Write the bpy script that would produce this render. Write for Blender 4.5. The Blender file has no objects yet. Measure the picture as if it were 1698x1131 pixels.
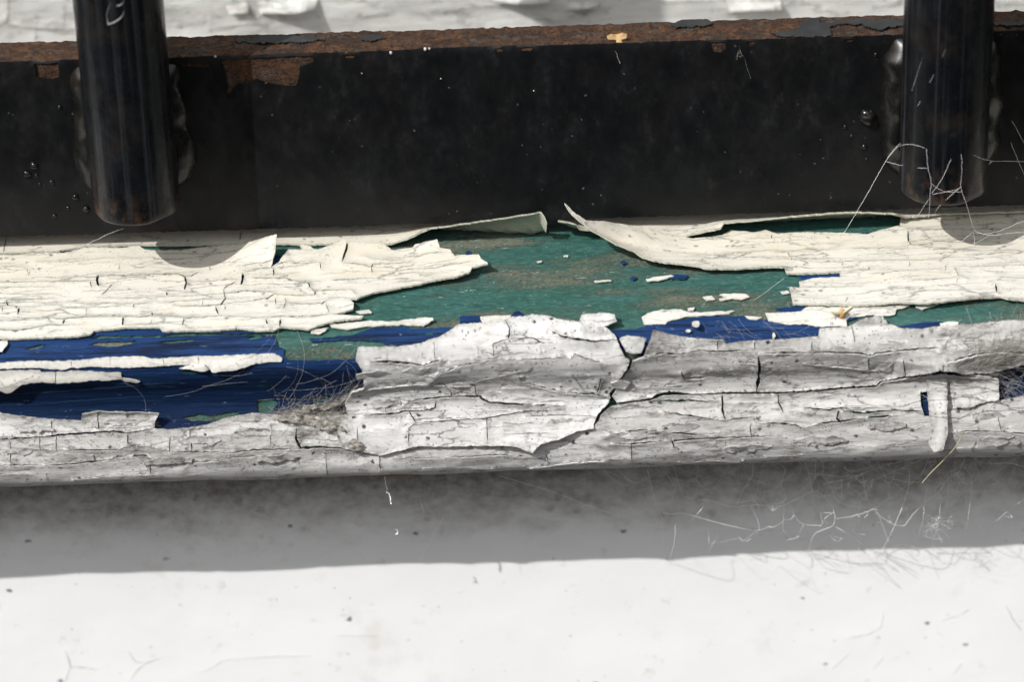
import bpy, math, random
import numpy as np
from mathutils import Vector, Matrix, kdtree
from mathutils.geometry import delaunay_2d_cdt

sc = bpy.context.scene
COL = sc.collection
MM = 0.001                      # all shapes are worked out in millimetres and written in metres

# ---------------------------------------------------------------- camera, sky, sun, exposure
PITCH, ROLL, DIST, FPX = math.radians(30.0), math.radians(1.78), 498.0, 5831.0
F_ = np.array([0, math.cos(PITCH), -math.sin(PITCH)])
U0 = np.array([0, math.sin(PITCH), math.cos(PITCH)])
X0 = np.array([1.0, 0, 0])
R_ = math.cos(ROLL) * X0 - math.sin(ROLL) * U0
U_ = math.sin(ROLL) * X0 + math.cos(ROLL) * U0
CX, CY = 849.0, 565.5
CAM = -DIST * (F_ + (CY - 368.0) / FPX * U_)      # the lower front edge of the flat bar lies at the origin

cam = bpy.data.cameras.new('camera')
cam.sensor_width = 36.0
cam.lens = 36.0 * FPX / 1698.0
cam.clip_start, cam.clip_end = 0.01, 50.0
cam.dof.use_dof = True
cam.dof.focus_distance = 0.492
cam.dof.aperture_fstop = 16.0
co = bpy.data.objects.new('camera', cam)
COL.objects.link(co)
co.matrix_world = Matrix(((R_[0], U_[0], -F_[0], CAM[0] * MM), (R_[1], U_[1], -F_[1], CAM[1] * MM),
                          (R_[2], U_[2], -F_[2], CAM[2] * MM), (0, 0, 0, 1)))
sc.camera = co

SUN = Vector((-0.722, -0.62, 1.0)).normalized()
w = bpy.data.worlds.new('World')
sc.world = w
w.use_nodes = True
wn, wl = w.node_tree.nodes, w.node_tree.links
wn.clear()
sky = wn.new('ShaderNodeTexSky')
sky.sky_type = 'NISHITA'
sky.sun_disc = False
sky.sun_elevation = math.asin(SUN.z)
sky.sun_rotation = math.atan2(SUN.x, SUN.y)
bg = wn.new('ShaderNodeBackground')
bg.inputs['Strength'].default_value = 0.15
wo = wn.new('ShaderNodeOutputWorld')
hs = wn.new('ShaderNodeHueSaturation')
hs.inputs['Saturation'].default_value = 0.03
wl.new(sky.outputs[0], hs.inputs['Color'])
tcw = wn.new('ShaderNodeTexCoord'); sxyz = wn.new('ShaderNodeSeparateXYZ')
wl.new(tcw.outputs['Generated'], sxyz.inputs[0])
mr = wn.new('ShaderNodeMapRange'); mr.interpolation_type = 'SMOOTHSTEP'
wl.new(sxyz.outputs['Z'], mr.inputs[0])
mr.inputs[1].default_value, mr.inputs[2].default_value = 0.22, 0.52   # buildings and ground stand against the lower sky
mw = wn.new('ShaderNodeMix'); mw.data_type = 'RGBA'
wl.new(mr.outputs[0], mw.inputs[0])
mw.inputs[6].default_value = (0.085, 0.08, 0.07, 1)
wl.new(hs.outputs[0], mw.inputs[7])
wl.new(mw.outputs[2], bg.inputs['Color'])
wl.new(bg.outputs[0], wo.inputs['Surface'])

sl = bpy.data.lights.new('sun', 'SUN')
sl.energy = 2.5
sl.angle = math.radians(0.5)
sl.color = (1.0, 0.98, 0.953)
so = bpy.data.objects.new('sun', sl)
COL.objects.link(so)
so.rotation_euler = SUN.to_track_quat('Z', 'Y').to_euler()
so.location = (0, 0, 1)

sc.view_settings.view_transform = 'Standard'
sc.view_settings.look = 'None'
sc.view_settings.exposure = 1.02
sc.view_settings.gamma = 1.0
sc.view_settings.use_curve_mapping = False

# ---------------------------------------------------------------- numeric helpers
RNG = np.random.default_rng(7)
random.seed(7)

def ray(px, py):
    return F_ + (px - CX) / FPX * R_ - (py - CY) / FPX * U_

def at_y(px, py, y):
    d = ray(px, py)
    return CAM + d * ((y - CAM[1]) / d[1])

def at_z(px, py, z):
    d = ray(px, py)
    return CAM + d * ((z - CAM[2]) / d[2])

def vnoise(x, y, seed=0):
    x = np.asarray(x, float); y = np.asarray(y, float)
    xi = np.floor(x).astype(np.int64); yi = np.floor(y).astype(np.int64)
    xf = x - xi; yf = y - yi
    xf = xf * xf * (3 - 2 * xf); yf = yf * yf * (3 - 2 * yf)
    def h(a, b):
        n = (a * 374761393 + b * 668265263 + seed * 1442695041) & 0xFFFFFFFF
        n = ((n ^ (n >> 13)) * 1274126177) & 0xFFFFFFFF
        n = n ^ (n >> 16)
        return (n & 0xFFFF) / 65535.0 * 2 - 1
    a = h(xi, yi); b = h(xi + 1, yi); c = h(xi, yi + 1); d = h(xi + 1, yi + 1)
    return (a * (1 - xf) + b * xf) * (1 - yf) + (c * (1 - xf) + d * xf) * yf

def fbm(x, y, seed=0, octs=4):
    s = 0; a = 1.0; t = 0
    for k in range(octs):
        s = s + a * vnoise(x * 2 ** k, y * 2 ** k, seed + k); t += a; a *= 0.5
    return s / t

def pip(pts, poly):
    """even-odd test of points (n,2) in a polygon (m,2)"""
    poly = np.asarray(poly); out = np.zeros(len(pts), bool)
    lo, hi = poly.min(0), poly.max(0)
    idx = np.nonzero((pts[:, 0] >= lo[0]) & (pts[:, 0] <= hi[0]) & (pts[:, 1] >= lo[1]) & (pts[:, 1] <= hi[1]))[0]
    if len(idx) == 0:
        return out
    P = pts[idx]; ins = np.zeros(len(P), bool)
    a = poly; b = np.roll(poly, -1, 0)
    for (x1, y1), (x2, y2) in zip(a, b):
        if y1 == y2:
            continue
        c = ((y1 > P[:, 1]) != (y2 > P[:, 1])) & (P[:, 0] < (x2 - x1) * (P[:, 1] - y1) / (y2 - y1) + x1)
        ins ^= c
    out[idx] = ins
    return out

def smooth_profile(pts, step):
    P = np.array(pts, float); out = []
    for i in range(len(P) - 1):
        p0 = P[max(i - 1, 0)]; p1 = P[i]; p2 = P[i + 1]; p3 = P[min(i + 2, len(P) - 1)]
        n = max(1, int(np.linalg.norm(p2 - p1) / step))
        for k in range(n):
            t = k / n
            q = 0.5 * ((2 * p1) + (p2 - p0) * t + (2 * p0 - 5 * p1 + 4 * p2 - p3) * t * t + (3 * p1 - p0 - 3 * p2 + p3) * t ** 3)
            if n == 1: q = p1
            out.append(q)
    out.append(P[-1])
    return np.array(out)

class Surf:
    """a profile in (y,z) swept along x; u = x, v = arc length"""
    def __init__(self, prof, flip=False):
        self.p = np.array(prof, float)
        d = np.diff(self.p, axis=0); L = np.linalg.norm(d, axis=1)
        self.v = np.concatenate([[0], np.cumsum(L)])
        t = np.gradient(self.p, self.v, axis=0)
        t /= np.linalg.norm(t, axis=1)[:, None]
        n = np.stack([t[:, 1], -t[:, 0]], 1)
        self.n = -n if flip else n
    def point(self, v):
        return np.stack([np.interp(v, self.v, self.p[:, 0]), np.interp(v, self.v, self.p[:, 1])], -1)
    def normal(self, v):
        n = np.stack([np.interp(v, self.v, self.n[:, 0]), np.interp(v, self.v, self.n[:, 1])], -1)
        return n / np.linalg.norm(n, axis=-1)[..., None]
    def xyz(self, u, v, h):
        q = self.point(v) + self.normal(v) * np.asarray(h)[..., None]
        return np.stack([u, q[..., 0], q[..., 1]], -1)
    def unproj(self, px, py, lift=0.0):
        d = ray(px, py); o = CAM
        Q = self.p + self.n * lift
        a = Q[:-1]; e = Q[1:] - a
        # o2 + t*d2 = a + s*e
        det = d[1] * (-e[:, 1]) + e[:, 0] * d[2]
        det = np.where(np.abs(det) < 1e-12, 1e-12, det)
        rx = a[:, 0] - o[1]; ry = a[:, 1] - o[2]
        t = (rx * (-e[:, 1]) + e[:, 0] * ry) / det
        s = (d[1] * ry - d[2] * rx) / det
        ok = (s >= -1e-6) & (s <= 1 + 1e-6) & (t > 0)
        if not ok.any():
            # below / above the profile: clamp to the nearest end seen from the camera
            proj = []
            k = int(np.argmin(np.abs((a[:, 0] - o[1]) * d[2] - (a[:, 1] - o[2]) * d[1])))
            tt = (a[k, 0] - o[1]) / d[1]
            return o[0] + tt * d[0], self.v[k]
        i = np.nonzero(ok)[0]; k = i[np.argmin(t[i])]
        return o[0] + t[k] * d[0], self.v[k] + s[k] * (self.v[k + 1] - self.v[k])

# ---------------------------------------------------------------- objects
def link(name, me, parent=None, mats=()):
    o = bpy.data.objects.new(name, me)
    COL.objects.link(o)
    if parent is not None:
        o.parent = parent
    for m in mats:
        me.materials.append(m)
    return o

def thing(name, label, cat, loc=(0, 0, 0), group=None, kind=None):
    o = bpy.data.objects.new(name, None)
    COL.objects.link(o)
    o.location = Vector(loc) * MM
    o['label'] = label; o['category'] = cat
    if group: o['group'] = group
    if kind: o['kind'] = kind
    o['org'] = [float(c) for c in loc]
    return o

def tag(o, label, cat, group=None, kind=None):
    o['label'] = label; o['category'] = cat
    if group: o['group'] = group
    if kind: o['kind'] = kind
    return o

def org(parent):
    return np.array(parent['org'][:]) if parent is not None and 'org' in parent else np.zeros(3)

def make_mesh(name, V, F, parent=None, mats=(), smooth=True, mi=None, uv=None, edge=None, origin=None):
    """V in mm, world space. uv per vertex (n,2); edge per vertex float"""
    O = org(parent) if origin is None else np.array(origin, float)
    me = bpy.data.meshes.new(name)
    me.from_pydata(((np.asarray(V) - O) * MM).tolist(), [], F if isinstance(F, list) else F.tolist())
    n = len(me.polygons)
    me.polygons.foreach_set('use_smooth', [bool(smooth)] * n)
    if mi is not None:
        me.polygons.foreach_set('material_index', np.asarray(mi, np.int32))
    if uv is not None:
        lay = me.uv_layers.new(name='UVMap')
        li = np.empty(len(me.loops), np.int32); me.loops.foreach_get('vertex_index', li)
        lay.data.foreach_set('uv', np.asarray(uv, np.float32)[li].ravel())
    if edge is not None:
        at = me.attributes.new('edge', 'FLOAT', 'POINT')
        at.data.foreach_set('value', np.asarray(edge, np.float32))
    me.validate(); me.update()
    o = link(name, me, parent, mats)
    if origin is not None:
        o.location = Vector(O) * MM
    return o

def densify(pts, step, jit, closed=True, rng=RNG):
    P = [tuple(p) + (0.0,) * (3 - len(p)) for p in pts]
    out = []
    n = len(P)
    for i in range(n if closed else n - 1):
        a = np.array(P[i]); b = np.array(P[(i + 1) % n])
        L = np.linalg.norm(b[:2] - a[:2])
        k = max(1, int(L / step))
        nrm = np.array([-(b - a)[1], (b - a)[0]]) / max(L, 1e-6)
        ph = rng.uniform(0, 100)
        for j in range(k):
            t = j / k
            q = a + (b - a) * t
            if j:
                amp = jit * min(1.0, L / 12.0)
                q[:2] += nrm * amp * (rng.normal() * 0.30 + 1.0 * float(vnoise(ph + t * L / 9.0, 0.0, 3)))
            out.append(q)
    if not closed:
        out.append(np.array(P[-1]))
    return np.array(out)

def crack_poly(surf, pts, wpx, lift, rng, taper=True):
    D = densify(pts, 3.0, 0.6, False, rng)
    UV = np.array([surf.unproj(p[0], p[1], lift) for p in D])
    n = len(UV)
    t = np.gradient(UV, axis=0)
    t /= np.maximum(np.linalg.norm(t, axis=1)[:, None], 1e-9)
    nr = np.stack([-t[:, 1], t[:, 0]], 1)
    s = np.linspace(0, 1, n)
    wd = np.ones(n)
    if taper:
        wd = np.minimum(1, 6 * np.minimum(s, 1 - s) + 0.12)
    wd = wd * (0.72 + 0.5 * np.array([float(vnoise(k * 0.35, 1.3, 11)) for k in range(n)]) + 0.18 * rng.random(n))
    wd = np.maximum(wd, 0.10) * wpx / 11.7 * 0.5
    Lp = UV + nr * wd[:, None]; Rp = UV - nr * wd[:, None]
    return np.concatenate([Lp, Rp[::-1]]), UV

def sheet(name, surf, outline, cracks=(), holes=(), thick=0.3, gap=0.06, spacing=0.5, jit=0.9, mats=(), parent=None,
          lip=0.25, lipw=1.2, und=0.05, curl=5.0, seed=1, shingle=None, auto=0, autolen=(15, 70), autow=0.9,
          autobox=None, und_s=(9.0, 2.2), lip_outline=1.0, outline_is_uv=False, step=3.0, ground=None):
    """one layer or flake of paint: a plate with real thickness lying on surf, cut by its outline, holes and cracks"""
    rng = np.random.default_rng(seed)
    base = gap + thick
    D = densify(outline, step, jit, True, rng)
    B = np.array([surf.unproj(p[0], p[1], base + max(p[2], 0)) for p in D]); BL = D[:, 2].copy()
    und_ = BL <= -5                                    # points tucked round to the underside
    B[und_, 1] = surf.v[-1] - 7.0; BL[und_] = 0
    loops = [B]; cuts = []
    ptsA = [np.column_stack([B, np.full(len(B), lip_outline)])]
    cr = [(wd, c) for wd, c in cracks]
    xs = [p[0] for p in outline]; ys = [p[1] for p in outline]
    if auto:
        bx = autobox or (max(min(xs), -20), min(ys), min(max(xs), 1720), max(ys))
        for _ in range(auto):
            x = rng.uniform(bx[0], bx[2]); y = rng.uniform(bx[1], bx[3]); L = rng.uniform(*autolen)
            c = [(x, y)]
            if rng.random() < 0.22:                                  # short step across the grain
                yy = y
                for k in range(3):
                    yy += rng.uniform(2, 5); c.append((x + rng.normal() * 1.6, yy))
            else:
                k = max(2, int(L / 14)); yy = y
                for j in range(k):
                    yy += rng.normal() * 1.3 - 0.031 * L / k
                    c.append((x + L * (j + 1) / k, yy))
            cr.append((autow * rng.uniform(0.5, 1.25), c))
    for wd, c in cr:
        poly, mid = crack_poly(surf, c, wd, base, rng)
        cuts.append(poly); loops.append(poly)
        ptsA.append(np.column_stack([mid, np.full(len(mid), min(1.0, wd / 2.5))]))
    for h in holes:
        Dh = densify(h, step, jit, True, rng)
        H = np.array([surf.unproj(p[0], p[1], base) for p in Dh])
        cuts.append(H); loops.append(H)
        ptsA.append(np.column_stack([H, np.full(len(H), 0.6)]))
    lo, hi = B.min(0), B.max(0)
    nx = int((hi[0] - lo[0]) / spacing) + 2; ny = int((hi[1] - lo[1]) / (spacing * 0.87)) + 2
    gx, gy = np.meshgrid(np.arange(nx), np.arange(ny))
    G = np.stack([lo[0] + (gx + 0.5 * (gy % 2)) * spacing, lo[1] + gy * spacing * 0.87], -1).reshape(-1, 2)
    G = G + rng.normal(size=G.shape) * spacing * 0.10
    G = G[pip(G, B)]
    kd0 = kdtree.KDTree(sum(len(l) for l in loops)); i = 0
    for l in loops:
        for q in l:
            kd0.insert((q[0], q[1], 0), i); i += 1
    kd0.balance()
    if len(G):
        dd = np.array([kd0.find((g[0], g[1], 0))[2] for g in G])
        G = G[dd > spacing * 0.3]
    verts, edges = [], []
    for l in loops:
        s0 = len(verts); n = len(l)
        verts += [Vector((q[0], q[1])) for q in l]
        edges += [(s0 + k, s0 + (k + 1) % n) for k in range(n)]
    verts += [Vector((g[0], g[1])) for g in G]
    res = delaunay_2d_cdt(verts, edges, [], 0, 1e-4)
    P = np.array([(q[0], q[1]) for q in res[0]])
    T = np.array([f for f in res[2] if len(f) == 3], np.int64)
    cen = P[T].mean(1)
    keep = pip(cen, B)
    for c in cuts:
        keep &= ~pip(cen, c)
    T = T[keep]
    a, b, c = P[T[:, 0]], P[T[:, 1]], P[T[:, 2]]
    ar = (b[:, 0] - a[:, 0]) * (c[:, 1] - a[:, 1]) - (b[:, 1] - a[:, 1]) * (c[:, 0] - a[:, 0])
    T = T[np.abs(ar) > 1e-7]; ar = ar[np.abs(ar) > 1e-7]
    T[ar < 0] = T[ar < 0][:, ::-1]
    used = np.unique(T); rm = -np.ones(len(P), np.int64); rm[used] = np.arange(len(used))
    P = P[used]; T = rm[T]; n = len(P)
    # heights
    kb = kdtree.KDTree(len(B))
    for k, q in enumerate(B): kb.insert((q[0], q[1], 0), k)
    kb.balance()
    A = np.concatenate(ptsA); ka = kdtree.KDTree(len(A))
    for k, q in enumerate(A): ka.insert((q[0], q[1], 0), k)
    ka.balance()
    H = np.zeros(n); E = np.zeros(n)
    anylift = np.abs(BL).max() > 0
    for k in range(n):
        q = (P[k, 0], P[k, 1], 0)
        if anylift:
            nb = kb.find_n(q, 14); dm = nb[0][2]
            ww = [1.0 / (d + 0.15) ** 3 for _, _, d in nb]
            H[k] = sum(wi * BL[j] for wi, (_, j, _) in zip(ww, nb)) / sum(ww) * math.exp(-(dm / curl) ** 1.3)
        best = 0; e = 0
        for cq, j, d in ka.find_n(q, 5):
            f = A[j, 2]
            if shingle is not None:
                f *= shingle[0] if P[k, 1] > A[j, 1] else shingle[1]
            best = max(best, f * math.exp(-d / lipw)) if f >= 0 else best
            e = max(e, A[j, 2] * math.exp(-d / 0.45))
        H[k] += lip * best * (1.0 + 0.45 * float(vnoise(P[k, 0] / 5.0, P[k, 1] / 2.5, seed + 50)))
        E[k] = e
    H += und * (fbm(P[:, 0] / und_s[0], P[:, 1] / und_s[1], seed + 9, 3) + 0.55)
    H = np.maximum(H, 0)
    top = surf.xyz(P[:, 0], P[:, 1], base + H)
    bot = surf.xyz(P[:, 0], P[:, 1], gap + H)
    # orientation: outward normal
    tri = top[T[0]]; nn = np.cross(tri[1] - tri[0], tri[2] - tri[0]); nv = surf.normal(P[T[0, 0], 1])
    if nn[1] * nv[0] + nn[2] * nv[1] < 0:
        T = T[:, ::-1]
    ed = np.concatenate([T[:, [0, 1]], T[:, [1, 2]], T[:, [2, 0]]])
    key = np.sort(ed, 1); code = key[:, 0] * n + key[:, 1]
    uq, inv, cnt = np.unique(code, return_inverse=True, return_counts=True)
    bd = ed[cnt[inv] == 1]
    m = len(bd)
    V = np.concatenate([top, bot, top[bd[:, 0]], top[bd[:, 1]], bot[bd[:, 1]], bot[bd[:, 0]]])
    uvv = np.concatenate([P, P, P[bd[:, 0]], P[bd[:, 1]], P[bd[:, 1]], P[bd[:, 0]]])
    ee = np.concatenate([E, E, np.ones(4 * m)])
    q = 2 * n + np.arange(m)
    Q = np.stack([q + m, q, q + 3 * m, q + 2 * m], 1)
    F = T.tolist() + (T[:, ::-1] + n).tolist() + Q.tolist()
    mi = [0] * len(T) + [1] * len(T) + [1] * m
    return make_mesh(name, V, F, parent, mats, True, mi, uvv, ee)

class Tubes:
    def __init__(self): self.V = []; self.F = []; self.n = 0
    def add(self, pts, r0, r1=None, k=5):
        P = np.asarray(pts, float); m = len(P)
        if m < 2: return
        r1 = r0 if r1 is None else r1
        t = np.gradient(P, axis=0); t /= np.maximum(np.linalg.norm(t, axis=1)[:, None], 1e-9)
        ref = np.array([0.31, 0.77, 0.55])
        a = np.cross(t, ref); a /= np.maximum(np.linalg.norm(a, axis=1)[:, None], 1e-9)
        b = np.cross(t, a)
        r = np.linspace(r0, r1, m)
        for j in range(k):
            th = 2 * math.pi * j / k
            self.V.append(P + (a * math.cos(th) + b * math.sin(th)) * r[:, None])
        base = self.n
        for i in range(m - 1):
            for j in range(k):
                j2 = (j + 1) % k
                self.F.append((base + j * m + i, base + j2 * m + i, base + j2 * m + i + 1, base + j * m + i + 1))
        self.F.append(tuple(base + j * m for j in range(k)))
        self.F.append(tuple(base + j * m + m - 1 for j in range(k))[::-1])
        self.n += m * k
    def build(self, name, mat, parent=None, origin=None):
        return make_mesh(name, np.concatenate(self.V), self.F, parent, (mat,), True, origin=origin)

# ---------------------------------------------------------------- materials
class Mat:
    def __init__(self, name):
        self.m = bpy.data.materials.new(name); self.m.use_nodes = True
        self.t = self.m.node_tree; self.N = self.t.nodes; self.L = self.t.links
        self.N.clear()
        self.out = self.N.new('ShaderNodeOutputMaterial')
        self.b = self.N.new('ShaderNodeBsdfPrincipled')
        self.L.new(self.b.outputs[0], self.out.inputs[0])
        self._uv = self._ob = None
    def put(self, sock, v):
        if isinstance(v, bpy.types.NodeSocket): self.L.new(v, sock)
        elif isinstance(v, (tuple, list)) and len(v) == 3 and sock.type == 'RGBA': sock.default_value = (*v, 1)
        else: sock.default_value = v
    def coords(self, kind, sx, sy, sz=1.0, off=0.0):
        if kind == 'UV':
            n = self.N.new('ShaderNodeUVMap'); o = n.outputs[0]; k = 1.0
        else:
            n = self.N.new('ShaderNodeTexCoord'); o = n.outputs['Object']; k = 1000.0
        mp = self.N.new('ShaderNodeMapping')
        self.L.new(o, mp.inputs[0])
        mp.inputs['Scale'].default_value = (sx * k, sy * k, sz * k)
        mp.inputs['Location'].default_value = (off, off * 0.7, off * 0.3)
        return mp.outputs[0]
    def noise(self, vec, detail=4, rough=0.55, dist=0.0, color=False):
        n = self.N.new('ShaderNodeTexNoise'); n.inputs['Scale'].default_value = 1.0
        n.inputs['Detail'].default_value = detail; n.inputs['Roughness'].default_value = rough
        n.inputs['Distortion'].default_value = dist
        self.L.new(vec, n.inputs['Vector'])
        return n.outputs[1 if color else 0]
    def vor(self, vec, feature='F1', out='Distance', rnd=1.0):
        n = self.N.new('ShaderNodeTexVoronoi'); n.feature = feature; n.inputs['Scale'].default_value = 1.0
        n.inputs['Randomness'].default_value = rnd
        self.L.new(vec, n.inputs['Vector'])
        return n.outputs[out]
    def ramp(self, v, a, b, lo=0.0, hi=1.0):
        n = self.N.new('ShaderNodeMapRange'); n.interpolation_type = 'SMOOTHSTEP'
        self.put(n.inputs[0], v)
        n.inputs[1].default_value, n.inputs[2].default_value = a, b
        n.inputs[3].default_value, n.inputs[4].default_value = lo, hi
        return n.outputs[0]
    def math(self, op, a, b=0.0):
        n = self.N.new('ShaderNodeMath'); n.operation = op
        self.put(n.inputs[0], a); self.put(n.inputs[1], b)
        return n.outputs[0]
    def mix(self, f, a, b, mode='MIX'):
        n = self.N.new('ShaderNodeMix'); n.data_type = 'RGBA'; n.blend_type = mode
        self.put(n.inputs[0], f); self.put(n.inputs[6], a); self.put(n.inputs[7], b)
        return n.outputs[2]
    def vmix(self, vec, col, amt):
        """distort a coordinate by a colour noise"""
        s = self.N.new('ShaderNodeVectorMath'); s.operation = 'SUBTRACT'
        self.L.new(col, s.inputs[0]); s.inputs[1].default_value = (0.5, 0.5, 0.5)
        k = self.N.new('ShaderNodeVectorMath'); k.operation = 'SCALE'
        self.L.new(s.outputs[0], k.inputs[0]); k.inputs['Scale'].default_value = amt
        a = self.N.new('ShaderNodeVectorMath'); a.operation = 'ADD'
        self.L.new(vec, a.inputs[0]); self.L.new(k.outputs[0], a.inputs[1])
        return a.outputs[0]
    def attr(self, name):
        n = self.N.new('ShaderNodeAttribute'); n.attribute_name = name
        return n.outputs['Fac']
    def bump(self, h, dist_mm, strength=1.0, prev=None):
        n = self.N.new('ShaderNodeBump'); n.inputs['Distance'].default_value = dist_mm * MM
        n.inputs['Strength'].default_value = strength
        self.put(n.inputs['Height'], h)
        if prev is not None: self.L.new(prev, n.inputs['Normal'])
        return n.outputs[0]
    def done(self, color, rough=0.6, spec=0.4, normal=None, **kw):
        self.put(self.b.inputs['Base Color'], color); self.put(self.b.inputs['Roughness'], rough)
        self.put(self.b.inputs['Specular IOR Level'], spec)
        if normal is not None: self.L.new(normal, self.b.inputs['Normal'])
        for k, v in kw.items(): self.put(self.b.inputs[k], v)
        return self.m

VEDGE, VBOT = 78.0, 104.0          # arc lengths on the sill: where the top ends, where the nosing turns under

def paint(name, ca, cb, stain, dirt, speck=0.35, hair=0.5, dust=0.35, edge=0.55, rough=0.55, bump=0.05, off=0.0,
          hx=0.10, hy=0.55, ridge=0.10, front=None):
    M = Mat(name)
    big = M.noise(M.coords('UV', 0.05, 0.16, off=off), 5, 0.6)
    c = M.mix(M.ramp(big, 0.35, 0.65), ca, cb)
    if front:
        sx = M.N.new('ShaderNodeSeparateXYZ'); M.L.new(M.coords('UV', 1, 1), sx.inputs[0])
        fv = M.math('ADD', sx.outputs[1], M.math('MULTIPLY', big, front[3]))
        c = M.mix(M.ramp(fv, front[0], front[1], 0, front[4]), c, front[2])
    st = M.noise(M.coords('UV', 0.11, 0.30, off=off + 9), 6, 0.65)
    c = M.mix(M.ramp(st, 0.53, 0.78, 0, 0.7), c, stain)
    # grime in soft streaks along the grain
    du = M.noise(M.coords('UV', 0.28, 1.1, off=off + 21), 8, 0.72)
    dm = M.noise(M.coords('UV', 0.07, 0.13, off=off + 5), 3, 0.5)
    grime = M.math('MULTIPLY', M.ramp(du, 0.46, 0.72), M.ramp(dm, 0.34, 0.62))
    c = M.mix(M.math('MULTIPLY', grime, dust), c, dirt)
    # dirt caught along the edges of cracks
    fine = M.noise(M.coords('UV', 1.6, 2.2, off=off + 3), 5, 0.7)
    e = M.math('MULTIPLY', M.attr('edge'), M.ramp(fine, 0.38, 0.66, 0.1, 1.0))
    c = M.mix(M.math('MULTIPLY', e, edge), c, dirt)
    # specks
    vc = M.vmix(M.coords('UV', 0.62, 0.72, off=off), M.noise(M.coords('UV', 2.2, 2.2), 3, 0.6, color=True), 0.5)
    vd = M.vor(vc); vcol = M.vor(vc, out='Color')
    sp = M.math('MULTIPLY', M.ramp(vd, 0.10, 0.26, 1.0, 0.0), M.ramp(vcol, 0.42, 0.52))
    sp = M.math('MULTIPLY', sp, M.ramp(M.noise(M.coords('UV', 0.12, 0.2, off=off + 2), 3), 0.38, 0.56))
    vd2 = M.vor(M.coords('UV', 1.9, 2.4, off=off + 7))
    sp2 = M.math('MULTIPLY', M.ramp(vd2, 0.14, 0.32, 1.0, 0.0), M.ramp(M.noise(M.coords('UV', 0.35, 0.5, off=off + 12), 4), 0.48, 0.62))
    spk = M.math('MAXIMUM', sp, M.math('MULTIPLY', sp2, 0.8))
    c = M.mix(M.math('MULTIPLY', spk, speck), c, (0.035, 0.032, 0.028))
    # hair cracks along the grain
    hc = M.vmix(M.coords('UV', hx, hy, off=off + 1), M.noise(M.coords('UV', 0.25, 0.8, off=off), 5, 0.65, color=True), 0.85)
    hd = M.vor(hc, 'DISTANCE_TO_EDGE')
    hm = M.ramp(M.noise(M.coords('UV', 0.09, 0.22, off=off + 31), 4), 0.44, 0.6)
    line = M.math('MULTIPLY', M.ramp(hd, 0.0, 0.045, 1.0, 0.0), hm)
    c = M.mix(M.math('MULTIPLY', line, hair), c, (0.06, 0.062, 0.066))
    n1 = M.noise(M.coords('UV', 0.22, 1.5, off=off + 4), 7, 0.68)
    n2 = M.noise(M.coords('UV', 3.0, 4.0, off=off), 4, 0.6)
    h = M.math('SUBTRACT', M.math('ADD', M.math('MULTIPLY', n1, ridge / bump), M.math('MULTIPLY', n2, 0.35)), M.math('MULTIPLY', line, 1.2))
    nb = M.bump(h, bump, 1.0)
    r = M.ramp(n1, 0.2, 0.8, rough - 0.12, rough + 0.15)
    return M.done(c, r, 0.35, nb)

cream = paint('cream_paint', (0.495, 0.462, 0.385), (0.52, 0.493, 0.428), (0.56, 0.475, 0.335), (0.20, 0.19, 0.165), 0.6, 0.6, 0.4, 0.6, 0.6, 0.04, 0.0, ridge=0.05, front=(VEDGE - 19, VEDGE - 1, (0.52, 0.505, 0.465), 6.0, 0.8))
cream_low = paint('cream_paint_front', (0.53, 0.515, 0.48), (0.50, 0.485, 0.445), (0.56, 0.53, 0.45), (0.17, 0.165, 0.15), 0.6, 0.4, 0.25, 0.5, 0.58, 0.03, 13.0, ridge=0.02)
white = paint('white_paint', (0.53, 0.524, 0.515), (0.47, 0.462, 0.453), (0.40, 0.383, 0.355), (0.13, 0.122, 0.108), 1.0, 0.75, 0.95, 0.85, 0.5, 0.05, 27.0, ridge=0.085)
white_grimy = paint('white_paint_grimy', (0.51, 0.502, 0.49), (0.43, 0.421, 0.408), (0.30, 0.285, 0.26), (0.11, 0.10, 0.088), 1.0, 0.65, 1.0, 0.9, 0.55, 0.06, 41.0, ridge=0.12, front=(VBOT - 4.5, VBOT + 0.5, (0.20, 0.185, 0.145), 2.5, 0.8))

def plain(name, a, b, rough=0.7, sc_=(0.6, 1.5), bump=0.05, spec=0.3):
    M = Mat(name)
    n = M.noise(M.coords('OB', sc_[0], sc_[1], sc_[1]), 5, 0.65)
    return M.done(M.mix(M.ramp(n, 0.3, 0.7), a, b), rough, spec, M.bump(n, bump))

edge_cream = plain('paint_edge_cream', (0.52, 0.49, 0.38), (0.36, 0.40, 0.34), 0.7, (1.0, 3.0))
edge_white = plain('paint_edge_white', (0.50, 0.50, 0.48), (0.22, 0.215, 0.20), 0.7, (0.7, 2.0))

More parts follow.
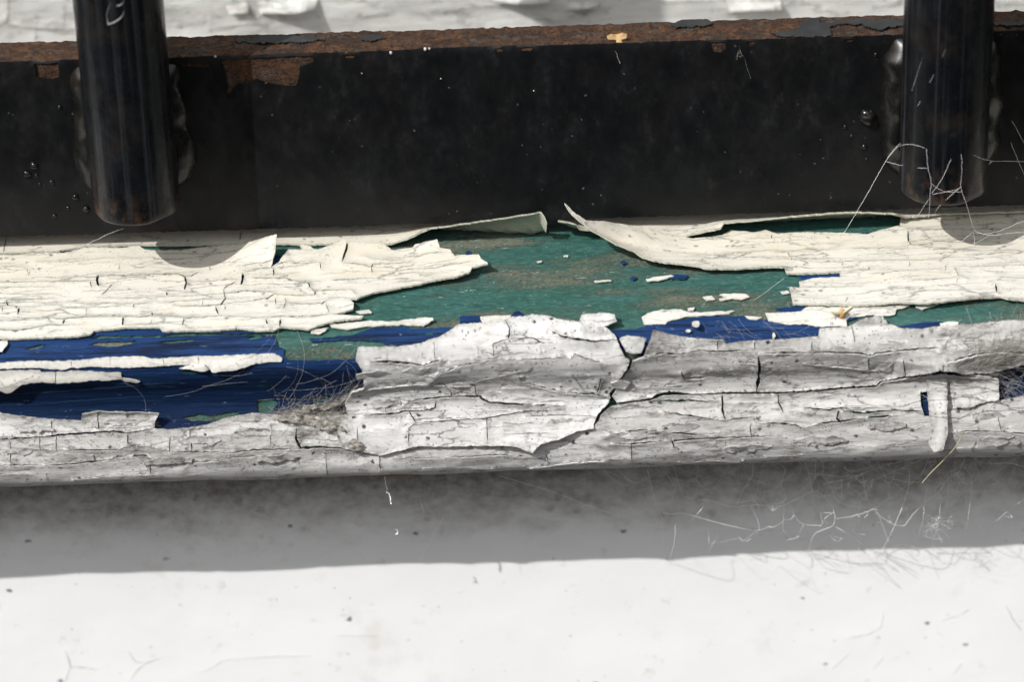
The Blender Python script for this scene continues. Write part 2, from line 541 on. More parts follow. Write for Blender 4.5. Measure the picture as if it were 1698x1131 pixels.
def green_wood():
    M = Mat('green_paint_over_wood')
    a = M.noise(M.coords('UV', 0.06, 0.22, off=3), 5, 0.6)
    c = M.mix(M.ramp(a, 0.35, 0.68), (0.022, 0.072, 0.058), (0.027, 0.081, 0.074))
    d = M.noise(M.coords('UV', 0.10, 0.9, off=8), 6, 0.7)
    c = M.mix(M.ramp(d, 0.48, 0.72, 0, 0.8), c, (0.012, 0.045, 0.037))
    # worn through to grey brown wood in long soft patches
    wm = M.noise(M.coords('UV', 0.055, 0.21, off=14.6), 4, 0.55)
    wf = M.noise(M.coords('UV', 2.4, 4.5, off=2), 5, 0.75)
    wear = M.ramp(M.math('ADD', M.math('MULTIPLY', wm, 1.0), M.math('MULTIPLY', wf, 0.75)), 0.84, 1.02)
    wc = M.mix(M.ramp(M.noise(M.coords('UV', 1.6, 5.0), 4), 0.35, 0.65), (0.075, 0.066, 0.045), (0.19, 0.165, 0.12))
    c = M.mix(M.math('MULTIPLY', wear, 0.78), c, wc)
    mo = M.noise(M.coords('UV', 0.9, 2.2, off=19), 6, 0.75)
    c = M.mix(M.ramp(mo, 0.46, 0.68, 0, 0.6), c, (0.062, 0.150, 0.130))
    c = M.mix(M.ramp(mo, 0.30, 0.47, 0.5, 0), c, (0.009, 0.034, 0.028))
    # dark splits of the grain
    g = M.noise(M.coords('UV', 0.07, 2.6, off=5), 6, 0.7, 0.3)
    split = M.math('MULTIPLY', M.ramp(g, 0.66, 0.70), M.ramp(M.noise(M.coords('UV', 0.14, 0.5, off=9), 3), 0.50, 0.62))
    c = M.mix(M.math('MULTIPLY', split, 0.85), c, (0.008, 0.012, 0.012))
    # pale flecks of the old white coat
    fv = M.vmix(M.coords('UV', 0.30, 1.9, off=4), M.noise(M.coords('UV', 1.4, 2.6), 4, 0.7, color=True), 1.1)
    fl = M.math('MULTIPLY', M.ramp(M.vor(fv), 0.07, 0.16, 1, 0), M.ramp(M.vor(fv, out='Color'), 0.50, 0.62))
    fl = M.math('MULTIPLY', fl, M.ramp(M.noise(M.coords('UV', 0.12, 0.4, off=1), 3), 0.42, 0.60))
    c = M.mix(M.math('MULTIPLY', fl, 0.85), c, (0.50, 0.56, 0.54))
    dv = M.vor(M.coords('UV', 1.5, 1.9, off=3))
    dust = M.math('MULTIPLY', M.ramp(dv, 0.07, 0.16, 1, 0), M.ramp(M.noise(M.coords('UV', 0.3, 0.8, off=13), 4), 0.44, 0.58))
    c = M.mix(M.math('MULTIPLY', dust, 0.55), c, (0.42, 0.47, 0.44))
    h = M.math('SUBTRACT', M.math('ADD', M.math('MULTIPLY', g, 1.2), M.math('MULTIPLY', wf, M.math('ADD', 0.25, wear))), M.math('MULTIPLY', split, 1.0))
    return M.done(c, M.ramp(wear, 0, 1, 0.55, 0.85), 0.2, M.bump(h, 0.10))
green = green_wood()

def blue_paint():
    M = Mat('blue_paint')
    a = M.noise(M.coords('UV', 0.05, 0.4, off=3), 6, 0.65)
    c = M.mix(M.ramp(a, 0.3, 0.7), (0.0065, 0.023, 0.078), (0.012, 0.040, 0.125))
    d = M.noise(M.coords('UV', 0.08, 1.6, off=8), 7, 0.7)
    c = M.mix(M.ramp(d, 0.47, 0.62, 0, 0.9), c, (0.004, 0.0085, 0.024))
    sx = M.N.new('ShaderNodeSeparateXYZ'); M.L.new(M.coords('UV', 1, 1), sx.inputs[0])
    nose_shade = M.ramp(M.math('ADD', sx.outputs[1], M.math('MULTIPLY', d, 4.0)), 82.0, 88.0, 0, 0.75)     # same coat, with the shade of the undercut nosing painted in
    c = M.mix(nose_shade, c, (0.0035, 0.0105, 0.032))
    gm = M.math('MULTIPLY', M.ramp(M.noise(M.coords('UV', 0.16, 1.0, off=31), 6, 0.65), 0.62, 0.66), M.ramp(M.noise(M.coords('UV', 0.05, 0.1, off=7), 2), 0.42, 0.55))
    c = M.mix(M.math('MULTIPLY', gm, 0.9), c, (0.022, 0.085, 0.060))
    fv = M.vmix(M.coords('UV', 0.34, 1.5, off=4), M.noise(M.coords('UV', 1.4, 2.6), 4, 0.7, color=True), 1.2)
    fl = M.math('MULTIPLY', M.ramp(M.vor(fv), 0.05, 0.15, 1, 0), M.ramp(M.vor(fv, out='Color'), 0.48, 0.60))
    c = M.mix(M.math('MULTIPLY', fl, 0.55), c, (0.25, 0.33, 0.46))
    h = M.math('ADD', M.math('MULTIPLY', d, 1.5), M.math('MULTIPLY', M.noise(M.coords('UV', 2.0, 3.5), 4), 0.4))
    return M.done(c, 0.55, 0.08, M.bump(h, 0.16))
blue = blue_paint()
blue_edge = plain('blue_paint_edge', (0.02, 0.05, 0.13), (0.05, 0.08, 0.12))

def rust_mat():
    M = Mat('rusty_steel')
    a = M.noise(M.coords('OB', 0.16, 0.3, 0.3), 6, 0.65)
    f = M.noise(M.coords('OB', 1.7, 1.7, 1.7), 6, 0.75)
    c = M.mix(M.ramp(a, 0.30, 0.62), (0.030, 0.018, 0.013), (0.070, 0.034, 0.018))
    c = M.mix(M.ramp(M.noise(M.coords('OB', 0.40, 0.55, 0.55, off=6), 5, 0.7), 0.48, 0.64, 0, 0.9), c, (0.120, 0.056, 0.024))
    c = M.mix(M.ramp(M.noise(M.coords('OB', 0.3, 0.45, 0.45, off=16), 5, 0.7), 0.50, 0.66, 0, 0.75), c, (0.085, 0.072, 0.062))
    c = M.mix(M.ramp(f, 0.47, 0.62, 0, 0.85), c, (0.010, 0.007, 0.006))
    g = M.vor(M.coords('OB', 2.0, 2.4, 2.4))
    c = M.mix(M.math('MULTIPLY', M.ramp(g, 0.05, 0.2, 1, 0), M.ramp(M.noise(M.coords('OB', 0.6, 0.6, 0.6, off=2), 3), 0.5, 0.66)), c, (0.27, 0.19, 0.13))
    h = M.math('ADD', f, M.math('MULTIPLY', M.noise(M.coords('OB', 3.5, 4.5, 4.5), 4), 0.5))
    return M.done(c, 0.85, 0.25, M.bump(h, 0.7))
rust = rust_mat()

def black_paint(name, ca=(0.0034, 0.0038, 0.0045), cb=(0.0062, 0.0067, 0.0075), brown=0.0, streak=0.0, rough=0.36, bump=0.05, spec=0.24):
    M = Mat(name)
    a = M.noise(M.coords('OB', 0.13, 0.13, 0.09), 6, 0.66)
    c = M.mix(M.ramp(a, 0.42, 0.72), ca, cb)
    sm = M.noise(M.coords('OB', 0.42, 0.42, 0.26, off=5), 7, 0.72)
    c = M.mix(M.ramp(sm, 0.56, 0.78, 0, 0.6), c, (0.018, 0.019, 0.021))
    if brown:
        bn = M.noise(M.coords('OB', 0.20, 0.2, 0.16, off=11), 6, 0.7)
        c = M.mix(M.ramp(bn, 0.45, 0.72, 0, brown), c, (0.040, 0.028, 0.018))
    if streak:
        rz = M.N.new('ShaderNodeSeparateXYZ'); M.L.new(M.coords('OB', 1, 1, 1), rz.inputs[0])
        rn = M.noise(M.coords('OB', 0.55, 0.55, 0.4, off=44), 6, 0.72)
        c = M.mix(M.math('MULTIPLY', M.ramp(rz.outputs[2], 5.5, 15.0, 1.0, 0.0), M.ramp(rn, 0.46, 0.66)), c, (0.055, 0.030, 0.018))
        s1 = M.noise(M.coords('OB', 1.1, 1.1, 0.012, off=2), 5, 0.7)
        c = M.mix(M.ramp(s1, 0.50, 0.72, 0, streak), c, (0.045, 0.050, 0.058))
    sv = M.vmix(M.coords('OB', 0.55, 0.55, 0.55), M.noise(M.coords('OB', 2.5, 2.5, 2.5), 2, color=True), 0.3)
    sp = M.math('MULTIPLY', M.ramp(M.vor(sv), 0.04, 0.12, 1, 0), M.math('MULTIPLY', M.ramp(M.vor(sv, out='Color'), 0.68, 0.76), M.ramp(M.noise(M.coords('OB', 0.16, 0.16, 0.16, off=40), 2), 0.48, 0.6)))
    c = M.mix(M.math('MULTIPLY', sp, 0.8), c, (0.085, 0.08, 0.07))
    s2 = M.ramp(M.vor(M.coords('OB', 2.1, 2.1, 2.1, off=4)), 0.05, 0.12, 1, 0)
    s2 = M.math('MULTIPLY', s2, M.ramp(M.noise(M.coords('OB', 0.25, 0.25, 0.25, off=8), 3), 0.52, 0.64))
    c = M.mix(M.math('MULTIPLY', s2, 0.45), c, (0.12, 0.115, 0.10))
    sp = M.math('MULTIPLY', sp, 1.0)
    h = M.math('ADD', M.math('MULTIPLY', a, 1.4), M.math('ADD', M.math('MULTIPLY', sm, 0.35), M.math('MULTIPLY', sp, 0.5)))
    r = M.ramp(sm, 0.3, 0.75, rough - 0.08, rough + 0.22)
    return M.done(c, r, spec, M.bump(h, bump))
black = black_paint('black_paint', brown=0.06)
black_bar = black_paint('black_paint_bar', (0.003, 0.0035, 0.0045), (0.006, 0.007, 0.0085), 0.25, 0.5, 0.28, 0.06, 0.27)
black_weld = black_paint('black_paint_weld', (0.0035, 0.0036, 0.0038), (0.0075, 0.0072, 0.0067), 0.25, 0.0, 0.20, 0.08, 0.42)
black_top = black_paint('grey_black_paint', (0.016, 0.018, 0.019), (0.030, 0.032, 0.033), 0.5, 0.0, 0.55, 0.10)

def wall_paint():
    M = Mat('white_wall_paint')
    a = M.noise(M.coords('UV', 0.05, 0.07, off=2), 5, 0.6)
    c = M.mix(M.ramp(a, 0.3, 0.7), (0.80, 0.80, 0.80), (0.765, 0.768, 0.77))
    s = M.noise(M.coords('UV', 0.12, 0.10, off=12), 6, 0.65)
    c = M.mix(M.ramp(s, 0.58, 0.74, 0, 0.35), c, (0.60, 0.56, 0.48))
    # brown grime, splashes
    g = M.noise(M.coords('UV', 0.30, 0.30, off=31), 5, 0.65)
    c = M.mix(M.ramp(g, 0.62, 0.74, 0, 0.25), c, (0.30, 0.25, 0.18))
    vc = M.vmix(M.coords('UV', 0.16, 0.20, off=6), M.noise(M.coords('UV', 0.9, 0.9), 3, color=True), 0.22)
    sp = M.math('MULTIPLY', M.ramp(M.vor(vc), 0.035, 0.095, 1, 0), M.ramp(M.vor(vc, out='Color'), 0.42, 0.50))
    c = M.mix(M.math('MULTIPLY', sp, 0.85), c, (0.13, 0.14, 0.15))
    v2 = M.vmix(M.coords('UV', 0.42, 0.5, off=16), M.noise(M.coords('UV', 1.8, 1.8), 3, color=True), 0.3)
    s2 = M.math('MULTIPLY', M.ramp(M.vor(v2), 0.04, 0.12, 1, 0), M.ramp(M.vor(v2, out='Color'), 0.60, 0.68))
    c = M.mix(M.math('MULTIPLY', s2, 0.6), c, (0.30, 0.31, 0.32))
    # mottled grime close under the sill, with extra depth of its shadow painted in
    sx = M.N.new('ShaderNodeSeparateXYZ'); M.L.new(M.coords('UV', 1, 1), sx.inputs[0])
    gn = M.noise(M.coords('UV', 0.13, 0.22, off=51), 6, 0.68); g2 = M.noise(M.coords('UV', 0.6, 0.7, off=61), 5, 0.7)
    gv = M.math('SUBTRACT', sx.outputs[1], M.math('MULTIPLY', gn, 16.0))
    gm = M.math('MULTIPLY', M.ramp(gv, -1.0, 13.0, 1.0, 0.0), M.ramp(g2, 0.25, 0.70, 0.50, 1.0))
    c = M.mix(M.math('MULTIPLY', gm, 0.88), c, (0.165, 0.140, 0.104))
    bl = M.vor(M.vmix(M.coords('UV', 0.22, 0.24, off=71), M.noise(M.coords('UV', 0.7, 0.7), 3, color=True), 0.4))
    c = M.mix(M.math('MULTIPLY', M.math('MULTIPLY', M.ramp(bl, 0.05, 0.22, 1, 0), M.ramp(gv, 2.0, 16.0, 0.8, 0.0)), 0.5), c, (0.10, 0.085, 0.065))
    n1 = M.noise(M.coords('UV', 0.10, 0.10, off=3), 6, 0.6)
    n2 = M.noise(M.coords('UV', 0.7, 1.6, off=5), 6, 0.7)
    h = M.math('ADD', M.math('MULTIPLY', n1, 1.2), M.math('ADD', M.math('MULTIPLY', n2, 0.3), M.math('MULTIPLY', sp, -0.7)))
    return M.done(c, 0.7, 0.25, M.bump(h, 0.10))
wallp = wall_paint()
wall_edge = plain('wall_paint_edge', (0.45, 0.46, 0.48), (0.30, 0.32, 0.35))
wall_base = plain('grey_render', (0.20, 0.22, 0.25), (0.30, 0.31, 0.33), 0.9)
railp = paint('grey_white_paint', (0.50, 0.495, 0.475), (0.43, 0.425, 0.41), (0.45, 0.43, 0.39), (0.22, 0.21, 0.19), 0.35, 0.25, 0.5, 0.6, 0.65, 0.12, 55.0, hx=0.05, hy=0.2, ridge=0.3)
dark_gap = plain('old_dark_wood', (0.13, 0.13, 0.125), (0.20, 0.195, 0.185), 0.9)
silk_fine = plain('spider_silk_fine', (0.52, 0.52, 0.52), (0.36, 0.36, 0.36), 0.5, (2, 2), 0.01)
silk = plain('spider_silk', (0.93, 0.93, 0.92), (0.85, 0.85, 0.84), 0.5, (2, 2), 0.01)
dusty = plain('dusty_silk', (0.40, 0.375, 0.335), (0.20, 0.185, 0.155), 0.9, (1.5, 1.5), 0.01)
darkdust = plain('dark_fibres', (0.07, 0.062, 0.052), (0.16, 0.14, 0.12), 0.9, (1.5, 1.5), 0.01)
straw = plain('straw_fibre', (0.55, 0.50, 0.36), (0.38, 0.33, 0.22), 0.6, (0.5, 0.5), 0.01)
splint = plain('split_wood', (0.34, 0.21, 0.09), (0.16, 0.10, 0.05), 0.8, (0.5, 2.5), 0.1)
amber = plain('amber_husk', (0.62, 0.32, 0.09), (0.44, 0.19, 0.05), 0.4, (1.5, 1.5), 0.05)
wingm = plain('pale_wing', (0.66, 0.61, 0.46), (0.55, 0.48, 0.33), 0.45, (1.5, 1.5), 0.05)
scrapm = plain('tan_scrap', (0.40, 0.27, 0.13), (0.22, 0.13, 0.06), 0.8, (0.8, 0.8), 0.1)
stonem = plain('grey_grit', (0.28, 0.27, 0.25), (0.42, 0.42, 0.41), 0.9, (1.0, 1.0), 0.1)

def felt_mat():
    M = Mat('dust_felt')
    n = M.noise(M.coords('UV', 1.2, 2.6, off=3), 7, 0.75)
    c = M.mix(M.ramp(n, 0.35, 0.62), (0.07, 0.062, 0.052), (0.42, 0.395, 0.355))
    return M.done(c, 0.95, 0.1, M.bump(n, 0.6))
felt = felt_mat()

# ---------------------------------------------------------------- the carrying surfaces
SY, SZ = -2.6, 1.7
nose = [(-16, -6.18), (-18.3, -6.7), (-19.9, -7.6), (-20.9, -9), (-21.2, -10.6), (-20.9, -12.2), (-20.3, -13.8), (-19.9, -15.6),
        (-20.0, -17.2), (-20.6, -18.8), (-21.4, -20.3), (-22.0, -22.2), (-22.3, -24.2), (-22.2, -25.9), (-21.5, -27.2),
        (-20.0, -28.1), (-17, -28.4), (-10, -28.4), (-4, -28.4)]
prof = [(y, -2.8 + 0.105 * y) for y in (56, 45, 30, 20, 10, 0, -6, -12)] + [(y + SY, z + SZ) for y, z in nose[1:]]
SILL = Surf(smooth_profile(prof, 0.3))
WALL_Y = -8.4
WALL = Surf([(WALL_Y, z) for z in np.arange(-28.2, -260, -1.0)])
RAIL_Y = 52.0
RAIL = Surf([(RAIL_Y, z) for z in np.arange(60, -8, -1.0)])
ZT = at_y(849, 76, 0.0)[2]
YB = at_z(849, 41, ZT)[1]
c = 0.45
BARS = Surf([(YB, ZT - 2), (YB, ZT - c), (YB - c * .3, ZT - c * .3), (YB - c, ZT)] + [(y, ZT) for y in np.linspace(YB - 1, 1, 8)] +
            [(c, ZT), (c * .3, ZT - c * .3), (0, ZT - c)] + [(0, z) for z in np.linspace(ZT - 1, 1, 20)] + [(0, c), (c * .3, c * .3), (c, 0), (YB, 0)])
XE = 175.0

# ---------------------------------------------------------------- the wall under the sill
wall = thing('wall', 'white painted wall below the windowsill, half in its shadow', 'wall', (0, WALL_Y, -150), kind='thing')
def box(name, lo, hi, mat, parent, bev=0.0):
    (x0, y0, z0), (x1, y1, z1) = lo, hi
    V = [(x0, y0, z0), (x1, y0, z0), (x1, y1, z0), (x0, y1, z0), (x0, y0, z1), (x1, y0, z1), (x1, y1, z1), (x0, y1, z1)]
    F = [(0, 3, 2, 1), (4, 5, 6, 7), (0, 1, 5, 4), (1, 2, 6, 5), (2, 3, 7, 6), (3, 0, 4, 7)]
    return make_mesh(name, V, F, parent, (mat,), False)
box('masonry', (-XE, WALL_Y, -259), (XE, WALL_Y + 60, -28.3), wall_base, wall)
wc = [(1.5, [(109, 1078), (118, 1106), (140, 1108), (165, 1111)]), (1.0, [(118, 1106), (108, 1131), (106, 1140)]),
      (1.2, [(215, 1131), (228, 1112), (243, 1100), (268, 1092)]), (0.9, [(213, 1080), (225, 1098), (243, 1101)]),
      (0.9, [(320, 1117), (345, 1112), (370, 1096), (420, 1092), (470, 1089), (520, 1089)]),
      (0.9, [(1400, 1060), (1440, 1053), (1462, 1040), (1466, 1010)]), (0.9, [(1668, 1003), (1680, 1028), (1695, 1048)]),
      (0.9, [(1560, 1030), (1590, 1022), (1612, 1008)]), (0.9, [(1380, 1110), (1410, 1084)]), (0.8, [(560, 1055), (630, 1055)]),
      (0.9, [(1447, 1112), (1466, 1090)]), (0.9, [(1580, 1120), (1595, 1100)])]
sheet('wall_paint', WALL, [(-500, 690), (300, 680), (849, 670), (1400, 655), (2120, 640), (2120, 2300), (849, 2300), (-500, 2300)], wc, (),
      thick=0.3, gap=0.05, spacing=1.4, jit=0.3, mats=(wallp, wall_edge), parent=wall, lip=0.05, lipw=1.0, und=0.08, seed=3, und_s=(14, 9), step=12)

# ---------------------------------------------------------------- window frame rail behind the grille
rail = thing('window_rail', 'grey white peeling bottom rail of the window, behind the iron grille', 'window rail', (0, RAIL_Y, 1), kind='thing')
box('rail_board', (-XE, RAIL_Y, -6), (XE, RAIL_Y + 30, 60), dark_gap, rail)
rc = [(3.0, [(-30, 36), (0, 36), (10, 34), (14, 26), (15, 10), (15, -20)]), (2.6, [(12, 36), (60, 43), (130, 46), (300, 40)]), (1.5, [(58, 58), (63, 24)]),
      (1.2, [(106, 45), (108, 10)]), (1.6, [(300, 44), (320, 36), (350, 31)]), (2.0, [(350, 46), (390, 40), (440, 38)]), (1.2, [(443, 0), (445, 18)]),
      (2.0, [(600, 24), (640, 22)]), (2.4, [(700, 22), (740, 17), (800, 9), (840, 6)]), (2.0, [(935, 15), (965, 16), (990, 10)]), (1.6, [(930, 32), (950, 26)]),
      (2.0, [(1210, 20), (1250, 15), (1295, 14)]), (1.4, [(1296, 22), (1296, -5)]), (2.0, [(1450, 10), (1490, 2)]), (2.2, [(1655, 6), (1700, 4), (1750, 0)]), (1.6, [(1100, 2), (1200, -2)])]
sheet('peeling_paint', RAIL, [(-500, -170), (849, -190), (2120, -230), (2120, 60), (849, 92), (-500, 120)], [(w_ * 0.6, c_) for w_, c_ in rc], (), thick=0.5, gap=0.1, spacing=0.9,
      jit=0.5, mats=(railp, edge_white), parent=rail, lip=0.6, lipw=1.6, und=0.55, seed=5, shingle=(0.15, 1.0), und_s=(10, 3.0), step=8)
for fl in ([(425, 6), (443, -8), (470, -12), (528, -10), (522, 14, 1.5), (505, 18, 3.2), (492, 21, 3.6), (460, 21, 2.0), (430, 21, 0.6)],
           [(800, -20), (860, -24), (908, -20), (912, 2, 2.4), (890, 5, 4.0), (865, 6, 3.4), (840, 4, 1.5), (815, 2)],
           [(940, 4), (975, 0), (995, 2), (988, 11, 1.6), (960, 14, 1.8), (938, 14, 0.8)],
           [(1205, 2), (1260, -4), (1294, -4), (1296, 14, 1.4), (1250, 16, 1.8), (1210, 19, 0.8)],
           [(375, 8), (410, 4), (412, 20, 1.0), (380, 22, 1.0)]):
    sheet('paint_flake', RAIL, fl, (), (), thick=0.35, gap=0.55, spacing=0.5, jit=0.6, mats=(railp, edge_white), parent=rail, lip=0.05, und=0.1, curl=4.0, seed=len(fl))

# ---------------------------------------------------------------- the windowsill
sill = thing('windowsill', 'wooden windowsill with cracked cream and white paint peeling off green and blue layers', 'windowsill', (0, -12, -5), kind='thing')
def sill_board():
    xs = np.arange(-XE, XE + 0.1, 0.5); vs = np.arange(0, SILL.v[-1], 0.4)
    U, Vv = np.meshgrid(xs, vs)
    h = 0.10 * fbm(U / 16.0, Vv / 0.9, 71, 5) + 0.12 * fbm(U / 30.0, Vv / 4.0, 72, 3) - 0.05
    P = SILL.xyz(U.ravel(), Vv.ravel(), h.ravel())
    nv, nu = U.shape
    i = np.arange(nv * nu).reshape(nv, nu)
    F = np.stack([i[:-1, :-1], i[1:, :-1], i[1:, 1:], i[:-1, 1:]], -1).reshape(-1, 4)
    return make_mesh('board', P, F, sill, (green,), True, uv=np.stack([U.ravel(), Vv.ravel()], 1))
sill_board()

# blue coat: shown below the cream sheets and along the nosing
kw = dict(thick=0.10, gap=0.12, spacing=0.8, mats=(blue, blue_edge), parent=sill, lip=0.03, und=0.05)
sheet('blue_paint', SILL, [(-460, 430), (-60, 425), (100, 428), (300, 421), (440, 415), (470, 428), (560, 412), (640, 415), (735, 424), (700, 455), (600, 478), (560, 490), (560, 512),
      (530, 528), (470, 540), (430, 553), (300, 553), (265, 556), (207, 557), (165, 556), (150, 562), (250, 560), (345, 557), (430, 556), (455, 556), (460, 576), (470, 578), (470, 590), (478, 597),
      (520, 598), (560, 596), (592, 595), (640, 600), (700, 640), (640, 720), (455, 730), (260, 740), (-60, 730), (-460, 735)],
      [(1.6, [(0, 655), (80, 650), (200, 641), (300, 632)]), (1.2, [(300, 614), (420, 603)]), (1.0, [(330, 625), (450, 612)]), (1.3, [(-10, 672), (130, 664), (260, 655)])],
      [[(145, 572), (160, 568), (200, 566), (230, 565), (215, 571), (180, 576), (160, 573)], [(262, 567), (300, 564), (330, 562), (315, 567), (285, 570)],
       [(40, 578), (60, 573), (78, 571), (70, 576), (50, 580)],
       [(424, 668), (430, 662), (450, 661), (462, 668), (448, 684), (428, 684)], [(300, 693), (330, 686), (350, 690), (372, 684), (400, 684), (385, 692), (350, 698), (318, 698)],
       [(405, 560), (430, 556), (440, 560), (415, 564)], [(515, 662), (545, 655), (552, 660), (520, 668)]], seed=11, auto=26, autow=0.8, autobox=(0, 560, 470, 690), autolen=(15, 90), **kw)
sheet('blue_paint', SILL, [(1100, 402), (1250, 392), (1300, 388), (1500, 385), (1700, 378), (2080, 372), (2080, 486), (1640, 482), (1480, 492), (1400, 488), (1340, 472), (1290, 430)], seed=12, **kw)
for k, p in enumerate([
    [(585, 556), (616, 545), (677, 542), (682, 546), (746, 543), (765, 548), (760, 570), (720, 590), (620, 596), (592, 590), (640, 583), (660, 576), (625, 566), (568, 563), (540, 566), (515, 567), (513, 561), (547, 559)],
    [(762, 525), (796, 523.5), (800, 536), (799, 545), (764, 543)], [(849, 521), (857, 516), (872, 523), (880, 535), (850, 536)], [(851, 519), (859, 516), (872, 526), (860, 531)],
    [(1008, 549), (1015, 547), (1050, 546), (1068, 542), (1108, 535), (1161, 526), (1235, 525), (1243, 531), (1280, 530), (1341, 541), (1370, 545), (1370, 585), (1200, 590), (1060, 590), (1020, 575)],
    [(1311, 511), (1330, 508), (1334, 513), (1314, 515)], [(1481, 543), (1526, 535), (1561, 533), (1570, 545), (1540, 556), (1500, 556)],
    [(1110, 460), (1118, 456), (1142, 457), (1136, 463), (1112, 463)], [(1028, 436), (1034, 432), (1040, 437), (1033, 440)], [(1043, 462), (1050, 458), (1057, 460), (1050, 465)],
    [(1560, 600), (1640, 592), (1700, 585), (2080, 570), (2080, 680), (1700, 690), (1600, 690), (1500, 700), (1500, 625)],
    [(1285, 513), (1300, 511), (1332, 507), (1336, 515), (1300, 520)], [(772, 418), (778, 416), (782, 423), (774, 424)], [(1280, 526), (1340, 520), (1420, 512), (1440, 520), (1400, 535), (1300, 540)]]):
    sheet('blue_paint', SILL, p, seed=20 + k, **kw)

# grey white paint on the back of the sill, behind the grille
sheet('grey_white_paint', SILL, [(-400, 110), (849, 70), (2000, 30), (2000, 290), (849, 325), (-400, 365)], (), (), thick=0.2, gap=0.25, spacing=1.6, jit=0.5, mats=(railp, edge_white), parent=sill, lip=0.0, und=0.2, seed=30, step=8)

# cream sheets of the top face
A_cr = [(1.8, [(-20, 471), (0, 470), (80, 469), (162, 468)]), (3.2, [(163, 457), (161, 466), (164, 477)]), (3.2, [(164, 457), (212, 458.5), (297, 456), (307, 460), (318, 460), (331, 453)]),
        (2.4, [(307, 460), (309, 470), (306, 482)]), (1.6, [(186, 473), (175, 486), (168, 491)]), (1.0, [(140, 484.5), (180, 483), (225, 484)]), (2.8, [(277, 486), (277, 492)]),
        (1.0, [(103, 459), (135, 460)]), (3.4, [(403, 457), (402, 468), (400, 476)]), (1.8, [(371, 482), (380, 475), (392, 470)]), (2.2, [(371, 482), (372, 489), (374, 497), (366, 507), (331, 509), (286, 509)]),
        (1.9, [(379, 487.7), (400, 486), (450, 488), (460, 491.7), (520, 491.7)]), (2.5, [(11, 499), (13, 507), (32, 511.6), (29, 525)]), (1.3, [(61, 506), (87, 507), (111, 513), (143, 514), (143, 526)]),
        (2.2, [(-20, 535), (0, 534), (74, 530), (103, 532), (148, 527.5), (238, 527.5), (252, 525), (305, 527.5), (371, 525), (441, 530)]), (2.6, [(107, 532), (105, 541)]), (2.4, [(205, 527.5), (203, 543)]),
        (1.8, [(305, 529), (303, 541)]), (2.0, [(358, 510), (363, 523)]), (3.0, [(-20, 549), (0, 548.6), (25, 551), (53, 547), (80, 542), (117, 542)]), (1.5, [(220, 513), (223, 507), (246, 505)]),
        (1.8, [(233, 519), (252, 519), (253, 525)]), (1.3, [(0, 444), (34, 444.5), (40, 447)]), (1.6, [(223, 508), (170, 506), (120, 506)]), (1.2, [(262, 505), (300, 500), (374, 497)]),
        (2.3, [(420, 465), (473, 465), (481, 470)]), (2.5, [(482, 469), (511, 470), (514, 478), (523, 484), (552, 484), (584, 484)]), (2.3, [(523, 484), (522, 492)]), (1.8, [(420, 499.6), (444, 497), (457, 490)]),
        (2.4, [(472, 497), (476, 503), (499, 505), (534, 506), (547, 499)]), (1.5, [(474, 503), (470, 513)]), (2.0, [(441, 530), (460, 526), (500, 526), (552, 523)]), (2.8, [(465, 530), (464, 543)]),
        (2.0, [(552, 468), (579, 467)]), (2.0, [(568, 442), (592, 442), (616, 445), (619, 441), (685, 438)]), (2.8, [(579, 401), (573, 425), (567, 441)]), (1.1, [(531, 441), (532, 450)]),
        (1.5, [(695, 457), (701, 462), (718, 462)]), (1.8, [(454, 449), (454, 462)]), (1.6, [(584, 484), (594, 494)]), (1.1, [(540, 507), (546, 521)]), (1.8, [(754, 425), (755, 433)]),
        (1.3, [(685, 431), (730, 428)]), (1.3, [(695, 449), (780, 444)]), (1.3, [(447, 447), (470, 441), (531, 441)]), (1.4, [(449, 446), (420, 453), (404, 455)]), (1.6, [(420, 486), (455, 488)]),
        (1.0, [(616, 445), (617, 455)]), (1.2, [(330, 470), (395, 466)]), (1.0, [(0, 489), (50, 490), (88, 490)]), (1.5, [(10, 500), (88, 497)]), (1.2, [(60, 436), (130, 437)]), (2.0, [(441, 530), (443, 538), (447, 541)])]
Ao = [(-460, 430), (-60, 427), (0, 424), (25, 424), (55, 421), (95, 423), (115, 421), (140, 413), (200, 413), (230, 409), (240, 416), (260, 417), (300, 417), (345, 411), (391, 407, .5), (420, 401, 1.5), (446, 393.5, 2.8),
      (459, 390, 3.2), (458, 402, 2.8), (457, 415, 1.8), (452, 436, .6), (449, 446), (462, 437, .3), (475, 420, .5), (478, 415, .7), (500, 415, .6), (526, 415.5, .6), (558, 404, .8), (571, 398, 1), (579, 400, .9), (584, 400, .9),
      (605, 404, .6), (637, 407, .4), (650, 416), (662, 415), (685, 412), (688, 407, .6), (725, 399, 1.4), (729, 412, .9), (746, 415, .8), (749, 421, .6), (754, 425, .6), (794, 424, 1.3), (799, 432, 1.3), (809.5, 438.6, 1.4),
      (783, 445, .9), (780, 452, .9), (759, 461, .6), (725, 466.5, .4), (696, 473, .3), (658, 480, .3), (621, 486, .3), (592, 497, .4), (579, 497.5), (587, 505, .3), (585.6, 514, .2), (563, 521), (552, 524), (603, 525),
      (600, 529), (558, 534), (531, 542), (513, 549), (494, 547), (465, 545), (454, 550), (424, 550), (397, 546), (344, 550), (270, 551), (265, 545), (207, 546), (156, 550), (151, 555, .3), (127, 559, .3), (66, 562), (29, 564.5),
      (0, 563), (-60, 566), (-460, 570)]
kc = dict(jit=0.6, thick=0.28, gap=0.26, spacing=0.5, parent=sill, lipw=0.7)
sheet('cream_paint', SILL, Ao, [(w_ * 1.7, c_) for w_, c_ in A_cr], (), mats=(cream, edge_cream), lip=0.20, und=0.10, curl=4.5, seed=31, auto=64, autobox=(-60, 422, 700, 548), autow=1.6, autolen=(30, 130), **kc)
